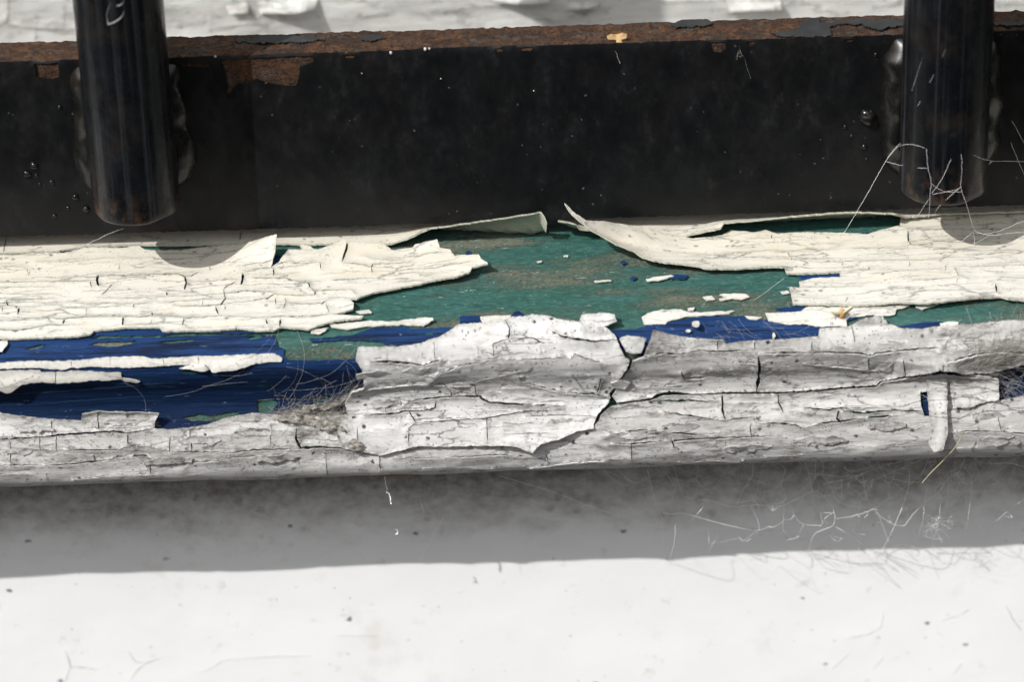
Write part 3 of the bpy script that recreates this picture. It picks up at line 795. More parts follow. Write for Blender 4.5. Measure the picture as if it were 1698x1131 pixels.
sheet('cream_paint', SILL, [(-460, 425), (-60, 422), (0, 420), (6, 420.5), (93, 418), (132, 411), (228, 407), (290, 407.5), (381, 406), (420, 403), (460, 405), (500, 406), (540, 406), (600, 406), (650, 405, .3), (680, 394, 1.4), (711, 380, 2.5),
      (725, 378, 2.8), (790, 368, 3.8), (840, 361, 4.5), (870, 356, 5.0), (897, 351, 5.4), (903, 358, 4.8), (907, 371, 3.6), (905, 385, 1.2), (900, 376), (700, 352), (400, 358), (0, 366), (-460, 372)],
      [(2.0, [(6, 420), (9, 404), (10, 395)]), (2.0, [(398, 400), (400, 385)]), (1.2, [(711, 381), (722, 384)])], (), mats=(cream, edge_cream), lip=0.1, und=0.05, curl=3.2, seed=32, **kc)
sheet('cream_flake', SILL, [(497, 404, .5), (512, 407, .7), (526, 415, .8), (515, 416, .6), (500, 412, .5)], mats=(cream, edge_cream), lip=0.0, und=0.03, seed=33, **kc)
B_cr = [(2.4, [(1506, 383), (1506, 399), (1513, 407), (1542, 407)]), (2.0, [(1521, 381.6), (1569, 381.6)]), (2.0, [(1547, 415), (1571, 414)]), (1.2, [(1413, 413.5), (1468, 412), (1505, 413)]), (1.1, [(1366, 436), (1423, 434.6), (1478, 432), (1558, 432)]),
        (1.3, [(1282, 423), (1306, 421), (1310, 429), (1351, 431)]), (1.3, [(1558, 432), (1579, 424)]), (1.2, [(1444, 456), (1502, 450), (1561, 448)]), (1.7, [(1508, 468), (1561, 466.5)]), (1.3, [(1592, 444), (1698, 441), (1760, 437)]),
        (1.4, [(1583, 446), (1590, 460), (1606, 466)]), (2.5, [(1651, 473), (1652, 484), (1660, 491.7)]), (1.4, [(1651, 468), (1661, 462), (1698, 462), (1760, 460)]), (1.3, [(1325, 478), (1380, 477), (1417, 476), (1431, 473)]),
        (1.3, [(1190, 431), (1215, 433), (1250, 420)]), (1.0, [(1206, 425), (1240, 430), (1290, 428)]), (0.8, [(1060, 405), (1090, 412)]), (0.9, [(1430, 423), (1500, 420)]), (1.2, [(1600, 425), (1660, 420), (1720, 421)]), (1.0, [(1280, 389), (1279, 398)]),
        (1.1, [(1240, 397), (1300, 395)]), (1.0, [(1370, 452), (1440, 448)]), (1.0, [(1560, 400), (1640, 398), (1720, 396)])]
Bo = [(936, 338, 8.5), (940, 345, 8), (947, 356, 7), (973, 378, 5.2), (1000, 394, 3.8), (1021, 407, 2.8), (1050, 417, 2.0), (1066, 429, 1.3), (1095, 436, 1.0), (1135, 440, .8), (1174, 447, .6), (1214, 448, .5), (1267, 445, .3), (1301, 444, .3),
      (1305, 454.5), (1346, 454.5), (1392, 452), (1394, 460), (1349, 462), (1325, 468), (1326, 478), (1309, 477, .4), (1315, 505, .2), (1354, 506), (1418, 509), (1486, 503.5, .4), (1539, 505, .6), (1619, 495.6, .5), (1659, 494), (1672, 497, .4),
      (1698, 500), (1780, 498), (2080, 494), (2080, 345), (1780, 349), (1698, 353), (1560, 357), (1494, 359), (1492, 376), (1457, 383), (1439, 390), (1396, 387), (1341, 386), (1288, 388), (1269, 382), (1248, 386), (1212, 383), (1198, 392),
      (1150, 397), (1120, 393, .4), (1068, 378, 2.0), (1021, 372, 3.6), (1002, 368, 4.6), (973, 367, 5.8), (955, 356, 7)]
sheet('cream_paint', SILL, Bo, [(w_ * 1.6, c_) for w_, c_ in B_cr], (), mats=(cream, edge_cream), lip=0.15, und=0.08, curl=5.0, seed=34, auto=46, autobox=(1180, 398, 1760, 504), autow=1.3, autolen=(30, 130), **kc)
sheet('cream_paint', SILL, [(925, 366, 3.3), (955, 371, 3), (960, 380, 2), (1020, 385, 1), (1080, 386, .5), (1129, 392, .5), (1160, 386, 1.0), (1196, 378, 1.6), (1201, 369, 2.2), (1248, 366, 2.5), (1301, 360, 3), (1380, 352.5, 3.4), (1420, 351, 3.4), (1487, 354, 2.6),
      (1500, 360, 1.2), (1560, 355, .8), (1698, 351, .8), (2080, 344, .8), (2080, 322), (1500, 335), (1200, 350), (1000, 356), (930, 362, 1)], (), (), mats=(cream, edge_cream), lip=0.05, und=0.05, curl=3.0, seed=35, **kc)

# lower rows of cream chips along the front of the top face
kd = dict(thick=0.15, gap=0.14, spacing=0.45, parent=sill, mats=(cream_low, edge_cream), lip=0.04, lipw=0.8, und=0.04)
for k, (p, cr) in enumerate([
    ([(547, 539), (605, 533), (653, 533), (701, 527), (717, 527, .3), (719, 531, .3), (703, 541), (664, 539), (605, 542), (579, 547), (550, 543)], [(1.0, [(640, 534), (700, 534)])]),
    ([(-460, 575), (-60, 568), (0, 566), (12, 564), (13, 570, .4), (3, 584, .5), (-60, 592), (-460, 598)], []),
    ([(515, 547), (530, 546), (545, 543), (540, 549), (528, 555), (516, 553)], []),
    ([(796, 526), (820, 524), (847, 523), (845, 530), (815, 538), (800, 537)], [(0.9, [(800, 532), (842, 528)])]),
    ([(1064, 526), (1074, 519.5), (1095, 514), (1129, 513), (1143, 518), (1172, 518), (1219, 515.5), (1209, 521), (1174, 523.5), (1135, 526), (1108, 533), (1103, 538), (1068, 538)], [(1.2, [(1066, 527), (1090, 531), (1110, 533)])]),
    ([(1269, 519.5), (1327, 517), (1338, 510), (1354, 509), (1412, 510), (1470, 507.6), (1510, 503.6), (1508, 507.6), (1486, 514), (1484, 522), (1452, 526), (1449, 522), (1407, 527.5), (1403, 531.5), (1404, 541, .3), (1375, 541, .3), (1354, 542), (1338, 538), (1301, 538), (1274, 533)],
     [(1.6, [(1418, 512), (1470, 511), (1486, 513)]), (1.2, [(1404, 530), (1390, 520)])]),
    ([(1518, 509), (1558, 503.6), (1529, 514)], []), ([(1235, 524), (1264, 526), (1254, 531), (1240, 529)], []),
    ([(1193, 489), (1215, 487), (1236, 488), (1243, 493), (1230, 497), (1212, 496), (1195, 499), (1192, 496), (1204, 494)], []), ([(1294, 484), (1306, 482), (1310, 486), (1298, 488)], []),
    ([(1071, 463), (1090, 459), (1112, 456), (1118, 458), (1095, 465), (1072, 466)], []), ([(590, 517), (612, 514), (617, 519), (598, 521)], []), ([(985, 466), (1012, 464), (1014, 466), (987, 468)], []),
    ([(1165, 493), (1180, 491), (1186, 497), (1172, 499)], []), ([(1140, 512), (1152, 510), (1150, 515), (1141, 516)], []), ([(1558, 536), (1576, 533), (1590, 534), (1588, 539), (1560, 542)], []),
    ([(890, 434), (899, 432.5), (898, 435), (891, 436)], []), ([(934, 424), (942, 423), (942, 426), (935, 426)], [])]):
    sheet('paint_chip', SILL, p, cr, (), seed=50 + k, jit=0.8 if len(p) > 4 else 0.4, **kd)

# white strips left on the blue
for k, (p, cr) in enumerate([
    ([(-460, 609), (-60, 604), (0, 601.7), (53, 598), (106, 599), (185, 592), (238, 591), (252, 595), (318, 591), (358, 590), (450, 586), (456, 586), (468, 594), (467, 600), (450, 600), (424, 603), (392, 613.6, .4), (352, 617.6, .5), (348, 612),
      (339, 616, .5), (297, 611, .3), (318, 604), (265, 607), (207, 609.6), (159, 608), (132, 609.6), (117, 609.6), (101, 613.6), (66, 609.6), (0, 612), (-60, 614), (-460, 620)], [(1.5, [(118, 598), (118, 609)]), (1.1, [(271, 594), (271, 606)]), (1.2, [(329, 591), (330, 602)]), (1.5, [(339, 603), (348, 612)]), (0.8, [(183, 593), (183, 608)]), (1.0, [(397, 607), (392, 600)])]),
    ([(-460, 622), (-60, 617), (0, 615), (66, 613.6), (69, 617.6), (93, 617.6), (127, 615), (201, 619), (203, 629.5), (156, 631, .3), (132, 633.5, .3), (93, 636, .3), (71, 633.5, .3), (37, 637.5, .4), (21, 649, .6), (10, 652, .7), (0, 648, .6), (-60, 650, .5), (-460, 655)], [(1.8, [(92, 616), (92, 636)])]),
    ([(203, 627), (218, 629), (232, 633), (226, 635), (204, 631)], [])]):
    sheet('white_strip', SILL, p, cr, (), thick=0.20, gap=0.28, spacing=0.45, mats=(cream_low, edge_white), parent=sill, lip=0.05, lipw=0.8, und=0.06, seed=80 + k)

# thick white coat of the nosing
kn = dict(thick=0.34, spacing=0.42, parent=sill, lipw=1.0, shingle=(1.0, 0.25))
W0o = [(-460, 690), (-60, 688), (0, 684), (26, 688), (80, 694.5), (135, 697), (136.5, 685, .4), (164, 680, .5), (185, 682.5, .5), (238, 682.5, .7), (264, 685, 1.2), (258, 698, .7), (256, 710), (278, 712), (313, 709), (344, 704), (370, 694), (397, 688), (421, 684),
       (450, 686), (500, 692), (560, 688), (600, 685), (650, 690), (720, 700), (850, 705), (960, 702), (984, 706), (993, 698, .4), (996, 688, .6), (1013, 673, .7), (1050, 667, .5), (1079, 663.5, .3), (1100, 655), (1153, 654), (1200, 652.5), (1252, 652), (1301, 651.5), (1380, 645.5),
       (1452, 640.5), (1462, 631, .3), (1505, 624.5, .6), (1566, 621, .9), (1627, 625, 1.0), (1653, 629, .8), (1657, 664, .5), (1698, 656), (1780, 652), (2080, 648), (2080, 720, -9), (1698, 720, -9), (1400, 730, -9), (1100, 740, -9), (849, 745, -9), (600, 755, -9), (300, 765, -9), (0, 770, -9), (-460, 780, -9)]
W0c = [(2.0, [(-20, 731), (0, 729), (85, 723.6), (98, 721), (159, 717), (185, 715), (212, 718), (238, 714), (256, 710)]), (1.6, [(85, 696), (87, 722)]), (1.6, [(162, 681), (165, 715)]), (2.2, [(212, 720), (213, 735)]), (1.6, [(315, 712), (317, 730), (319, 749)]),
       (1.3, [(17, 730), (18, 769)]), (1.5, [(94, 722), (94, 746)]), (1.3, [(66, 726), (67, 746)]), (1.6, [(-20, 771), (0, 770), (66, 770), (98, 770), (138, 766), (180, 762), (193, 757), (249, 757)]), (1.5, [(16, 746), (93, 746), (146, 745), (196, 745), (220, 739), (281, 745)]),
       (1.3, [(249, 757), (250, 784)]), (2.8, [(220, 755), (246, 755)]), (1.4, [(281, 749), (283, 725)]), (2.0, [(281, 749), (318, 749), (384, 751), (424, 746), (470, 745), (500, 744)]), (1.6, [(302, 778), (318, 767), (366, 763), (382, 759), (430, 756)]), (1.2, [(382, 752), (383, 759)]),
       (3.6, [(492, 709), (491, 727), (499, 743), (530, 740), (566, 742), (580, 748)]), (1.5, [(629, 754), (631, 776)]), (1.0, [(450, 700), (448, 740)]), (0.9, [(540, 752), (543, 790)]),
       (2.0, [(1290, 650), (1290, 666), (1298, 682)]), (1.6, [(1333, 676), (1375, 680), (1402, 674)]), (3.2, [(1391, 680), (1387, 693), (1395, 701)]), (2.2, [(1255, 701), (1293, 701), (1317, 704), (1335, 709), (1362, 701), (1395, 698), (1430, 692)]),
       (2.2, [(1395, 680), (1430, 684), (1480, 680), (1530, 682)]), (3.0, [(1438, 692), (1478, 689)]), (1.8, [(1574, 715), (1619, 714), (1656, 715), (1698, 718), (1760, 716)]), (3.0, [(1197, 653), (1198, 682), (1203, 696)]),
       (2.0, [(1007, 735), (1047, 735), (1111, 730), (1156, 727), (1243, 723), (1300, 722)]), (2.2, [(1113, 728), (1117, 738), (1130, 745)]), (1.2, [(1047, 731), (1047, 760)]), (2.6, [(1085, 664), (1153, 664), (1172, 666), (1193, 664)]), (1.6, [(1100, 683), (1150, 690), (1200, 697), (1250, 690)]),
       (1.8, [(1000, 722), (1060, 712), (1100, 715), (1180, 722)]), (1.4, [(1243, 705), (1246, 723)]), (1.6, [(1570, 680), (1600, 676), (1640, 668)]), (0.7, [(1270, 756), (1330, 753)]), (0.7, [(1560, 744), (1620, 741)]),
       (1.6, [(650, 758), (740, 757), (830, 752), (900, 757)]), (1.3, [(880, 772), (940, 765), (1000, 762)]), (1.2, [(905, 750), (910, 765)]), (1.2, [(120, 792), (180, 786), (260, 784)]), (1.2, [(1480, 705), (1520, 712), (1535, 706)]), (1.2, [(1654, 690), (1660, 715)])]
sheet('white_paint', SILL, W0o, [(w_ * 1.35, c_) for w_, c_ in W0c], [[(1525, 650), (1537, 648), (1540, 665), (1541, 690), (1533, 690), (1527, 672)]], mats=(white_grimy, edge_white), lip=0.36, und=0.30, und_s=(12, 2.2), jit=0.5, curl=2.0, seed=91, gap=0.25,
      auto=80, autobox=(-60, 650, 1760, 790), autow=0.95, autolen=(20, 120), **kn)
W2o = [(593.5, 576), (658, 575), (698, 570), (717, 563), (746, 550), (759, 541), (799, 537.5), (836, 535), (844, 529), (870, 527), (878, 523.5), (909, 526), (928, 533), (957, 537), (970, 546), (1002, 543), (1010, 547), (1022, 561), (1024, 566), (1030, 580),
       (1036, 591), (1044, 596), (1039, 608), (1026, 624), (1021, 640), (1010, 650), (1012, 658), (1009, 667), (990, 689), (984, 704), (985, 710, .3), (957, 714, .4), (928, 727, .6), (896, 735, .9), (883, 749, 1.2), (856, 739, 1.0), (830, 737, .6),
       (809, 737, .4), (738, 739, .2), (693, 738, .3), (632, 753), (605, 748), (572, 742), (560, 715), (566, 700), (576, 688), (572, 667), (584, 647, .6), (603, 640, .3), (603, 627), (600, 610), (590, 596)]
W2c = [(2.6, [(613, 599), (645, 598), (688, 602), (701, 604), (733, 594)]), (2.2, [(839, 537), (845, 547), (844, 563)]), (1.5, [(709, 632), (727, 616), (764, 604), (800, 600)]), (1.6, [(603, 641), (640, 638), (690, 633), (738, 636), (747, 645), (749, 656)]),
       (3.4, [(666, 674), (680, 664), (725, 658), (764, 656), (796, 656), (812, 666), (870, 670), (936, 673)]), (2.5, [(604, 688), (658, 685), (672, 681), (703, 681), (721, 676), (724, 660)]), (2.0, [(678, 682), (689, 700)]), (1.3, [(690, 701), (678, 709), (678, 735)]),
       (1.4, [(690, 701), (738, 698), (804, 694), (870, 682), (940, 680)]), (1.4, [(807, 693), (809, 733)]), (1.5, [(592, 714), (594, 739)]), (3.0, [(860, 621), (864, 629), (891, 637), (936, 648), (986, 652), (1008, 657)]), (2.4, [(997, 624), (993, 640), (989, 651)]),
       (2.4, [(915, 550), (931, 559), (957, 563), (986, 567), (1021, 563)]), (1.2, [(844, 563), (818, 570), (818, 592)]), (1.0, [(719, 567), (721, 593)]), (1.3, [(787, 633), (798, 628), (840, 618), (862, 612)]), (1.2, [(787, 633), (789, 655)]),
       (1.2, [(764, 604), (830, 596), (900, 594), (950, 592)]), (1.5, [(948, 592), (953, 586), (975, 594), (1000, 600)]), (0.9, [(946, 616), (970, 645)]), (1.2, [(845, 563), (880, 561), (905, 571)]), (1.1, [(640, 660), (640, 683)]), (1.0, [(870, 690), (930, 688), (985, 690)])]
sheet('white_flake', SILL, W2o, [(w_ * 1.35, c_) for w_, c_ in W2c], (), mats=(white, edge_white), lip=0.40, und=0.30, und_s=(14, 2.8), jit=0.5, curl=2.4, seed=92, gap=0.48, auto=58, autow=0.9, autobox=(600, 560, 1000, 720), autolen=(15, 70), **kn)
W3o = [(1067, 591), (1083, 549, 1.5), (1099, 552, 1.0), (1113, 556, .4), (1143, 560.6), (1190, 563), (1198, 563), (1204, 570), (1227, 566), (1280, 563), (1301, 562), (1357, 558), (1359, 544.6), (1407, 542), (1412, 538), (1433, 530), (1463, 527), (1473, 537), (1492, 545),
       (1526, 546), (1566, 541), (1619, 538), (1698, 530), (1780, 527), (2080, 522), (2080, 592), (1780, 596), (1698, 600), (1645, 613.6, .3), (1629, 615.6, .5), (1598, 616, 1.0), (1579, 611, 1.4), (1555, 611, 1.4), (1539, 615, 1.0), (1500, 620, .4), (1460, 627), (1452, 636),
       (1380, 641), (1301, 648), (1200, 648), (1190, 650), (1150, 652), (1110, 647), (1090, 651), (1079, 659), (1050, 663), (1023, 667), (1015, 656), (1026, 638), (1030, 627), (1045, 610), (1049, 597)]
W3c = [(4.6, [(1257, 588), (1259, 603), (1258, 625), (1254, 649)]), (2.2, [(1225, 598), (1240, 599), (1257, 601)]), (2.0, [(1129, 613), (1135, 627), (1161, 627)]), (2.0, [(1068, 592), (1095, 584), (1129, 587), (1161, 580), (1201, 583), (1243, 579)]),
       (2.2, [(1256, 585), (1314, 584), (1360, 583), (1423, 584), (1439, 588), (1457, 584), (1513, 579), (1566, 574)]), (2.0, [(1566, 590), (1619, 584), (1661, 582), (1698, 584), (1760, 583)]), (2.2, [(1440, 590), (1440, 607)]), (1.8, [(1497, 592), (1501, 616)]), (1.4, [(1562, 592), (1562, 608)]),
       (1.4, [(1346, 566), (1346, 582)]), (1.6, [(1251, 567), (1251, 579)]), (1.6, [(1190, 565), (1190, 582)]), (1.2, [(1566, 575), (1572, 562)]), (1.6, [(1085, 645), (1100, 640), (1130, 641), (1160, 632)]), (1.4, [(1412, 541), (1417, 565)]), (1.2, [(1180, 611), (1220, 620)]), (1.8, [(1460, 620), (1452, 610), (1400, 606), (1330, 600)]),
       (1.3, [(1040, 640), (1090, 640), (1130, 636)])]
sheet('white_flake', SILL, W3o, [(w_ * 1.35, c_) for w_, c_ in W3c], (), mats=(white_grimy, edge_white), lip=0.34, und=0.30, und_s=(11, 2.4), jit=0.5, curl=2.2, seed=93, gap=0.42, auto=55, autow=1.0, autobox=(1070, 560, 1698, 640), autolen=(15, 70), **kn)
for k, (p, g) in enumerate([
    ([(957, 537.5), (965, 523.5, .4), (1000, 521), (1019, 522, .3), (1023, 534, .5), (1002, 542), (970, 545)], 0.6), ([(1027, 562), (1040, 556, .6), (1072, 560.6, 1.0), (1063, 585), (1050, 587), (1038, 583)], 0.7),
    ([(1576, 633), (1614, 621, .3), (1655, 629, .5), (1657, 657, .6), (1655, 664, .5), (1633, 667), (1610, 675), (1583, 676), (1581, 659), (1576, 657)], 1.0),
    ([(1536, 622), (1570, 622), (1571, 700, .3), (1572, 722, .4), (1563, 746, .8), (1547, 749, .9), (1540, 735, .5), (1545, 715), (1540, 680), (1538, 660)], 1.1),
    ([(1013, 633), (1030, 628), (1045, 634), (1035, 645), (1018, 643)], 0.9)]):
    sheet('white_flake', SILL, p, (), (), thick=0.3, gap=g, spacing=0.4, mats=(white if k < 2 else white_grimy, edge_white), parent=sill, lip=0.12, lipw=1.2, und=0.22, und_s=(6, 2), curl=2.5, seed=100 + k)

# small loose plates of the same coat lying shingled on the nosing
_r = np.random.default_rng(404)
_spots = [(620, 622, 60, 14), (700, 618, 70, 16), (845, 606, 80, 13), (640, 668, 48, 12), (760, 645, 46, 9), (905, 668, 70, 10), (720, 712, 70, 14), (930, 700, 46, 12), (1075, 690, 60, 16), (1130, 708, 66, 13), (1060, 722, 60, 10), (1230, 676, 52, 13), (1340, 690, 60, 11), (1470, 706, 64, 12),
          (1360, 730, 90, 10), (1240, 742, 80, 10), (1640, 690, 56, 13), (1660, 730, 60, 10), (60, 712, 56, 10), (200, 700, 54, 9), (330, 730, 70, 11), (420, 716, 60, 11), (120, 758, 70, 10), (280, 764, 80, 9), (460, 760, 70, 10), (30, 748, 46, 9)]
for k, (cx_, cy_, wx_, hy_) in enumerate(_spots):
    p = []
    nT = 7
    for i in range(nT + 1):
        t = i / nT
        x = cx_ - wx_ / 2 + wx_ * t
        p.append((x, cy_ - hy_ * .5 * (1 - (2 * t - 1) ** 4 * .5) - 0.031 * (x - cx_) + _r.normal() * 1.6, max(0.0, 0.35 * (1 - (2 * t - 1) ** 2) + _r.normal() * .06)))
    for i in range(nT, -1, -1):
        t = i / nT
        x = cx_ - wx_ / 2 + wx_ * t + _r.normal() * 2
        p.append((x, cy_ + hy_ * .5 * (1 - (2 * t - 1) ** 4 * .5) - 0.031 * (x - cx_) + _r.normal() * 2.0))
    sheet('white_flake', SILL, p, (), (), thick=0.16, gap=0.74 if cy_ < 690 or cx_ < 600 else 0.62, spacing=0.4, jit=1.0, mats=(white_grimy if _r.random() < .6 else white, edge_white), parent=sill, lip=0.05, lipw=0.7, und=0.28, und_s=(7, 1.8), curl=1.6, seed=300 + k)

# ---------------------------------------------------------------- the iron grille
YR = 6.05                                                   # round bar radius
grille = thing('window_grille', 'black painted iron grille, rusty flat bar with two round bars welded on', 'window grille', (0, 0, 0))
def flat_core():
    xs = np.arange(-XE, XE + 0.1, 0.35)
    k = np.concatenate([np.arange(0, BARS.v[-1], 0.45), [BARS.v[-1]]])
    U, Vv = np.meshgrid(xs, k)
    P0 = BARS.point(Vv.ravel())
    onTop = np.clip((P0[:, 1] - (ZT - 1.2)) / 1.0, 0, 1)
    h = 0.26 * onTop * fbm(U.ravel() / 0.9, Vv.ravel() / 0.9, 31, 3) + 0.12 * onTop * fbm(U.ravel() / 6, Vv.ravel() / 3, 33, 3) - 0.05
    P = BARS.xyz(U.ravel(), Vv.ravel(), h)
    nv, nu = U.shape; i = np.arange(nv * nu).reshape(nv, nu)
    F = np.stack([i[:-1, :-1], i[1:, :-1], i[1:, 1:], i[:-1, 1:]], -1).reshape(-1, 4)
    return make_mesh('flat_bar', P, F, grille, (rust,), True)
core = flat_core(); core['label'] = 'flat iron bar with bare rusty top'
kb_ = dict(thick=0.16, gap=0.04, parent=core, lip=0.03, lipw=0.6, und=0.03)
topedge = [(-260, 111), (-60, 104.5), (0, 102), (55, 100), (70, 103), (98, 99), (125, 98), (200, 96), (300, 95), (360, 92), (420, 91), (470, 88), (530, 87), (600, 85), (680, 82), (700, 80), (770, 77.5), (850, 75), (940, 73.5), (1030, 71), (1100, 68),
           (1150, 66.5), (1210, 65), (1300, 63), (1400, 60), (1510, 56), (1600, 53), (1698, 50), (1960, 42)]
front = sheet('black_paint_coat', BARS, topedge + [(1960, 331), (1400, 348.5), (849, 366), (300, 383), (-260, 400)], [],
      [[(57, 104), (75, 106), (97, 102), (98, 127), (86, 131), (60, 127)],
       [(366, 97), (430, 95), (480, 92), (518, 92), (520, 102), (497, 110), (496, 126), (490, 142), (470, 142), (440, 136), (425, 130), (412, 139), (394, 138), (385, 150), (375, 161), (378, 140), (374, 120)],
       [(298, 103), (330, 101), (352, 106), (338, 112), (305, 110)], [(1177, 70), (1203, 68.5), (1204, 80), (1195, 87), (1180, 84)], [(1237, 68), (1252, 67), (1250, 75), (1242, 77)],
       [(568, 90), (592, 88), (585, 96), (574, 96)], [(820, 80), (832, 79), (834, 85), (824, 87)], [(860, 78), (885, 77), (880, 85), (866, 84)], [(1400, 64), (1416, 63), (1412, 69), (1402, 69)], [(1560, 60), (1574, 60), (1570, 66)]],
      spacing=1.0, jit=0.7, mats=(black, black), seed=121, step=4, **kb_)
for k, p in enumerate([
    [(1275, 52), (1300, 52), (1322, 48), (1331, 38), (1334, 32), (1357, 29), (1360, 37), (1376, 37), (1392, 33), (1440, 31), (1530, 31), (1530, 41), (1474, 43), (1463, 49), (1448, 46), (1430, 38), (1390, 39), (1376, 42), (1380, 58), (1360, 60), (1310, 60), (1292, 59)],
    [(1112, 40), (1140, 31), (1172, 31), (1182, 37), (1160, 43), (1120, 45)], [(596, 60), (615, 57), (632, 57), (640, 63), (618, 66), (600, 67)], [(389, 66), (430, 60), (480, 58), (520, 60), (540, 65), (500, 69), (440, 71), (395, 70)],
    [(1640, 36), (1698, 33), (1760, 32), (1760, 40), (1690, 42), (1650, 41)]]):
    sheet('paint_remnant', BARS, p, (), (), spacing=0.5, jit=1.8, step=2.2, mats=(black_top, black_top), seed=130 + k, **kb_)

def round_bar(pxm, end_px, lean=0.0):
    x = at_y(pxm, 190, -2 * YR - 0.3)[0]
    zc = at_y(end_px[0], end_px[1], -2 * YR - 0.3)[2]
    cy = -YR - 0.3
    k = 72
    rings = [(zc + 0.0, YR * 0.0), (zc + 0.0, YR * 0.5), (zc + 0.02, YR * 0.90), (zc + 0.22, YR * 0.97), (zc + 0.6, YR)]
    rings += [(z, YR) for z in np.concatenate([np.arange(zc + 1.5, 60, 1.2), np.arange(62, 210, 8)])]
    V = []; F = []
    for i, (z, r) in enumerate(rings):
        for j in range(k):
            a = 2 * math.pi * j / k
            rr = r + ((0.06 * float(vnoise(a * 3, z / 9.0, 77)) + 0.035 * float(vnoise(a * 7, z / 2.2, 79))) if r > 1 else 0)
            zz = z + (0.18 * float(vnoise(a * 2.2, 5.0, 78)) if i < 5 else 0)
            V.append((x + rr * math.cos(a), cy + rr * math.sin(a), zz))
    for i in range(len(rings) - 1):
        for j in range(k):
            j2 = (j + 1) % k
            F.append((i * k + j, i * k + j2, (i + 1) * k + j2, (i + 1) * k + j))
    o = make_mesh('round_bar', V, F, grille, (black_bar,), True)
    return x, cy, zc, o

def weld(x, side, z0, z1, prof, out, seed):
    """lumpy fillet between round bar and flat bar; prof gives its width along its length"""
    n, k = 170, 30
    zs = np.linspace(z1, z0, n); V = []
    sp = smooth_profile([(k_, w_) for k_, w_ in enumerate(prof)], 0.1)
    pt, prof = sp[:, 0] / sp[-1, 0], sp[:, 1]
    for i, z in enumerate(zs):
        t = i / (n - 1)
        endf = (1 - abs(2 * t - 1) ** 7) ** 0.5
        wd = np.interp(t, pt, prof) + 0.16 * float(vnoise(z / 1.8, 0.4, seed))
        for j in range(k):
            s = j / (k - 1)                                   # 0 under the round bar, 1 out on the flat bar
            ww = max(0.15, wd * (0.4 + 0.6 * endf))
            lump = 0.55 * float(vnoise(z / 3.6 + s * 0.8, s * 1.3, seed + 1)) + 0.18 * float(vnoise(z / 1.9, s * 1.8 + 7, seed + 2))
            tuck = 1.6 * max(0.0, (t - 0.86) / 0.14) ** 2
            px = x + side * (YR - 2.2 - tuck + s * (ww + 2.2))
            bulge = math.sin(math.pi * min(1.0, 0.17 + 0.83 * s)) ** 0.62 if s < 1 else 0.0
            py = 0.18 - out * (0.55 + 0.13 * wd) * (1 + 0.26 * lump) * (0.1 + 0.9 * endf) * bulge
            V.append((px, py, z))
    F = []
    for i in range(n - 1):
        for j in range(k - 1):
            q = (i * k + j, i * k + j + 1, (i + 1) * k + j + 1, (i + 1) * k + j)
            F.append(q if side < 0 else q[::-1])
    return make_mesh('weld_bead', V, F, grille, (black_weld,), True)

b1 = round_bar(204.5, (225, 377))
b2 = round_bar(1577.5, (1570, 344))
weld(b1[0], -1, b1[2] - 1.3, ZT - 0.9, [2.2, 2.7, 2.6, 2.3, 2.4, 2.7, 2.6, 2.8, 3.0, 2.9, 2.6, 2.3, 1.8], 3.0, 5)
weld(b1[0], 1, b1[2] - 0.8, ZT - 0.9, [.8, 1.0, .9, 1.1, 1.5, 1.3, 1.8, 2.2, 2.3, 1.9, 1.4, .8], 2.6, 8)
weld(b2[0], -1, b2[2] - 1.3, ZT - 0.5, [.8, 1.5, 2.2, 2.2, 1.9, 2.2, 2.5, 2.4, 1.9, 1.9, 2.2, 2.0, 1.8, 1.5, 1.1], 3.4, 17)
weld(b2[0], 1, b2[2] - 0.8, ZT - 0.9, [1.8, 2.5, 2.5, 2.4, 2.6, 3.0, 2.9, 2.6, 2.7, 2.7, 2.2, 1.4], 2.6, 20)
def blob(name, c, r, sq, mat, parent, seed, sub=3):
    V = []; F = []; nu, nv = 8 * sub, 5 * sub
    for i in range(nv + 1):
        th = math.pi * i / nv
        for j in range(nu):
            a = 2 * math.pi * j / nu
            d = np.array([math.sin(th) * math.cos(a), math.sin(th) * math.sin(a), math.cos(th)])
            rr = r * (1 + 0.12 * float(vnoise(d[0] * 2 + seed, d[2] * 2 + d[1], seed)))
            V.append(np.array(c) + d * rr * np.array(sq))
    for i in range(nv):
        for j in range(nu):
            j2 = (j + 1) % nu
            F.append((i * nu + j, (i + 1) * nu + j, (i + 1) * nu + j2, i * nu + j2))
    return make_mesh(name, np.array(V), F, parent, (mat,), True)
for k, (px, py, r) in enumerate([(1438, 193, 1.25), (1433, 243, .42), (1401, 210, .30), (1452, 90, .30), (56, 275, .62), (45, 288, .55), (60, 291, .32), (86, 302, .36), (125, 327, .46), (113, 345, .32), (143, 347, .5), (90, 358, .36), (99, 177, .30), (1437, 264, .26), (1412, 225, .25), (1470, 215, .3), (66, 305, .25), (1361, 232, .2)]):
    p = at_y(px, py, -0.25)
    blob('weld_spatter', (p[0], -0.2, p[2]), r, (1, 0.9, 1), black_weld, core, k)
grit_m = plain('pale_chips', (0.60, 0.60, 0.58), (0.35, 0.33, 0.30), 0.5, (2, 2), 0.02)
_r = np.random.default_rng(3)
for px, py, r in [(648, 87, .34), (705, 81, .36), (712, 80, .25), (357, 93, .28), (288, 146, .26), (731, 130, .16), (885, 150, .16), (600, 121, .14), (153, 220, .14)]:
    p = at_y(px, py, -0.2)
    blob('paint_speck', (p[0], -0.2, p[2]), r * 0.62, (1, .6, 1.2), grit_m, core, int(px), 1)
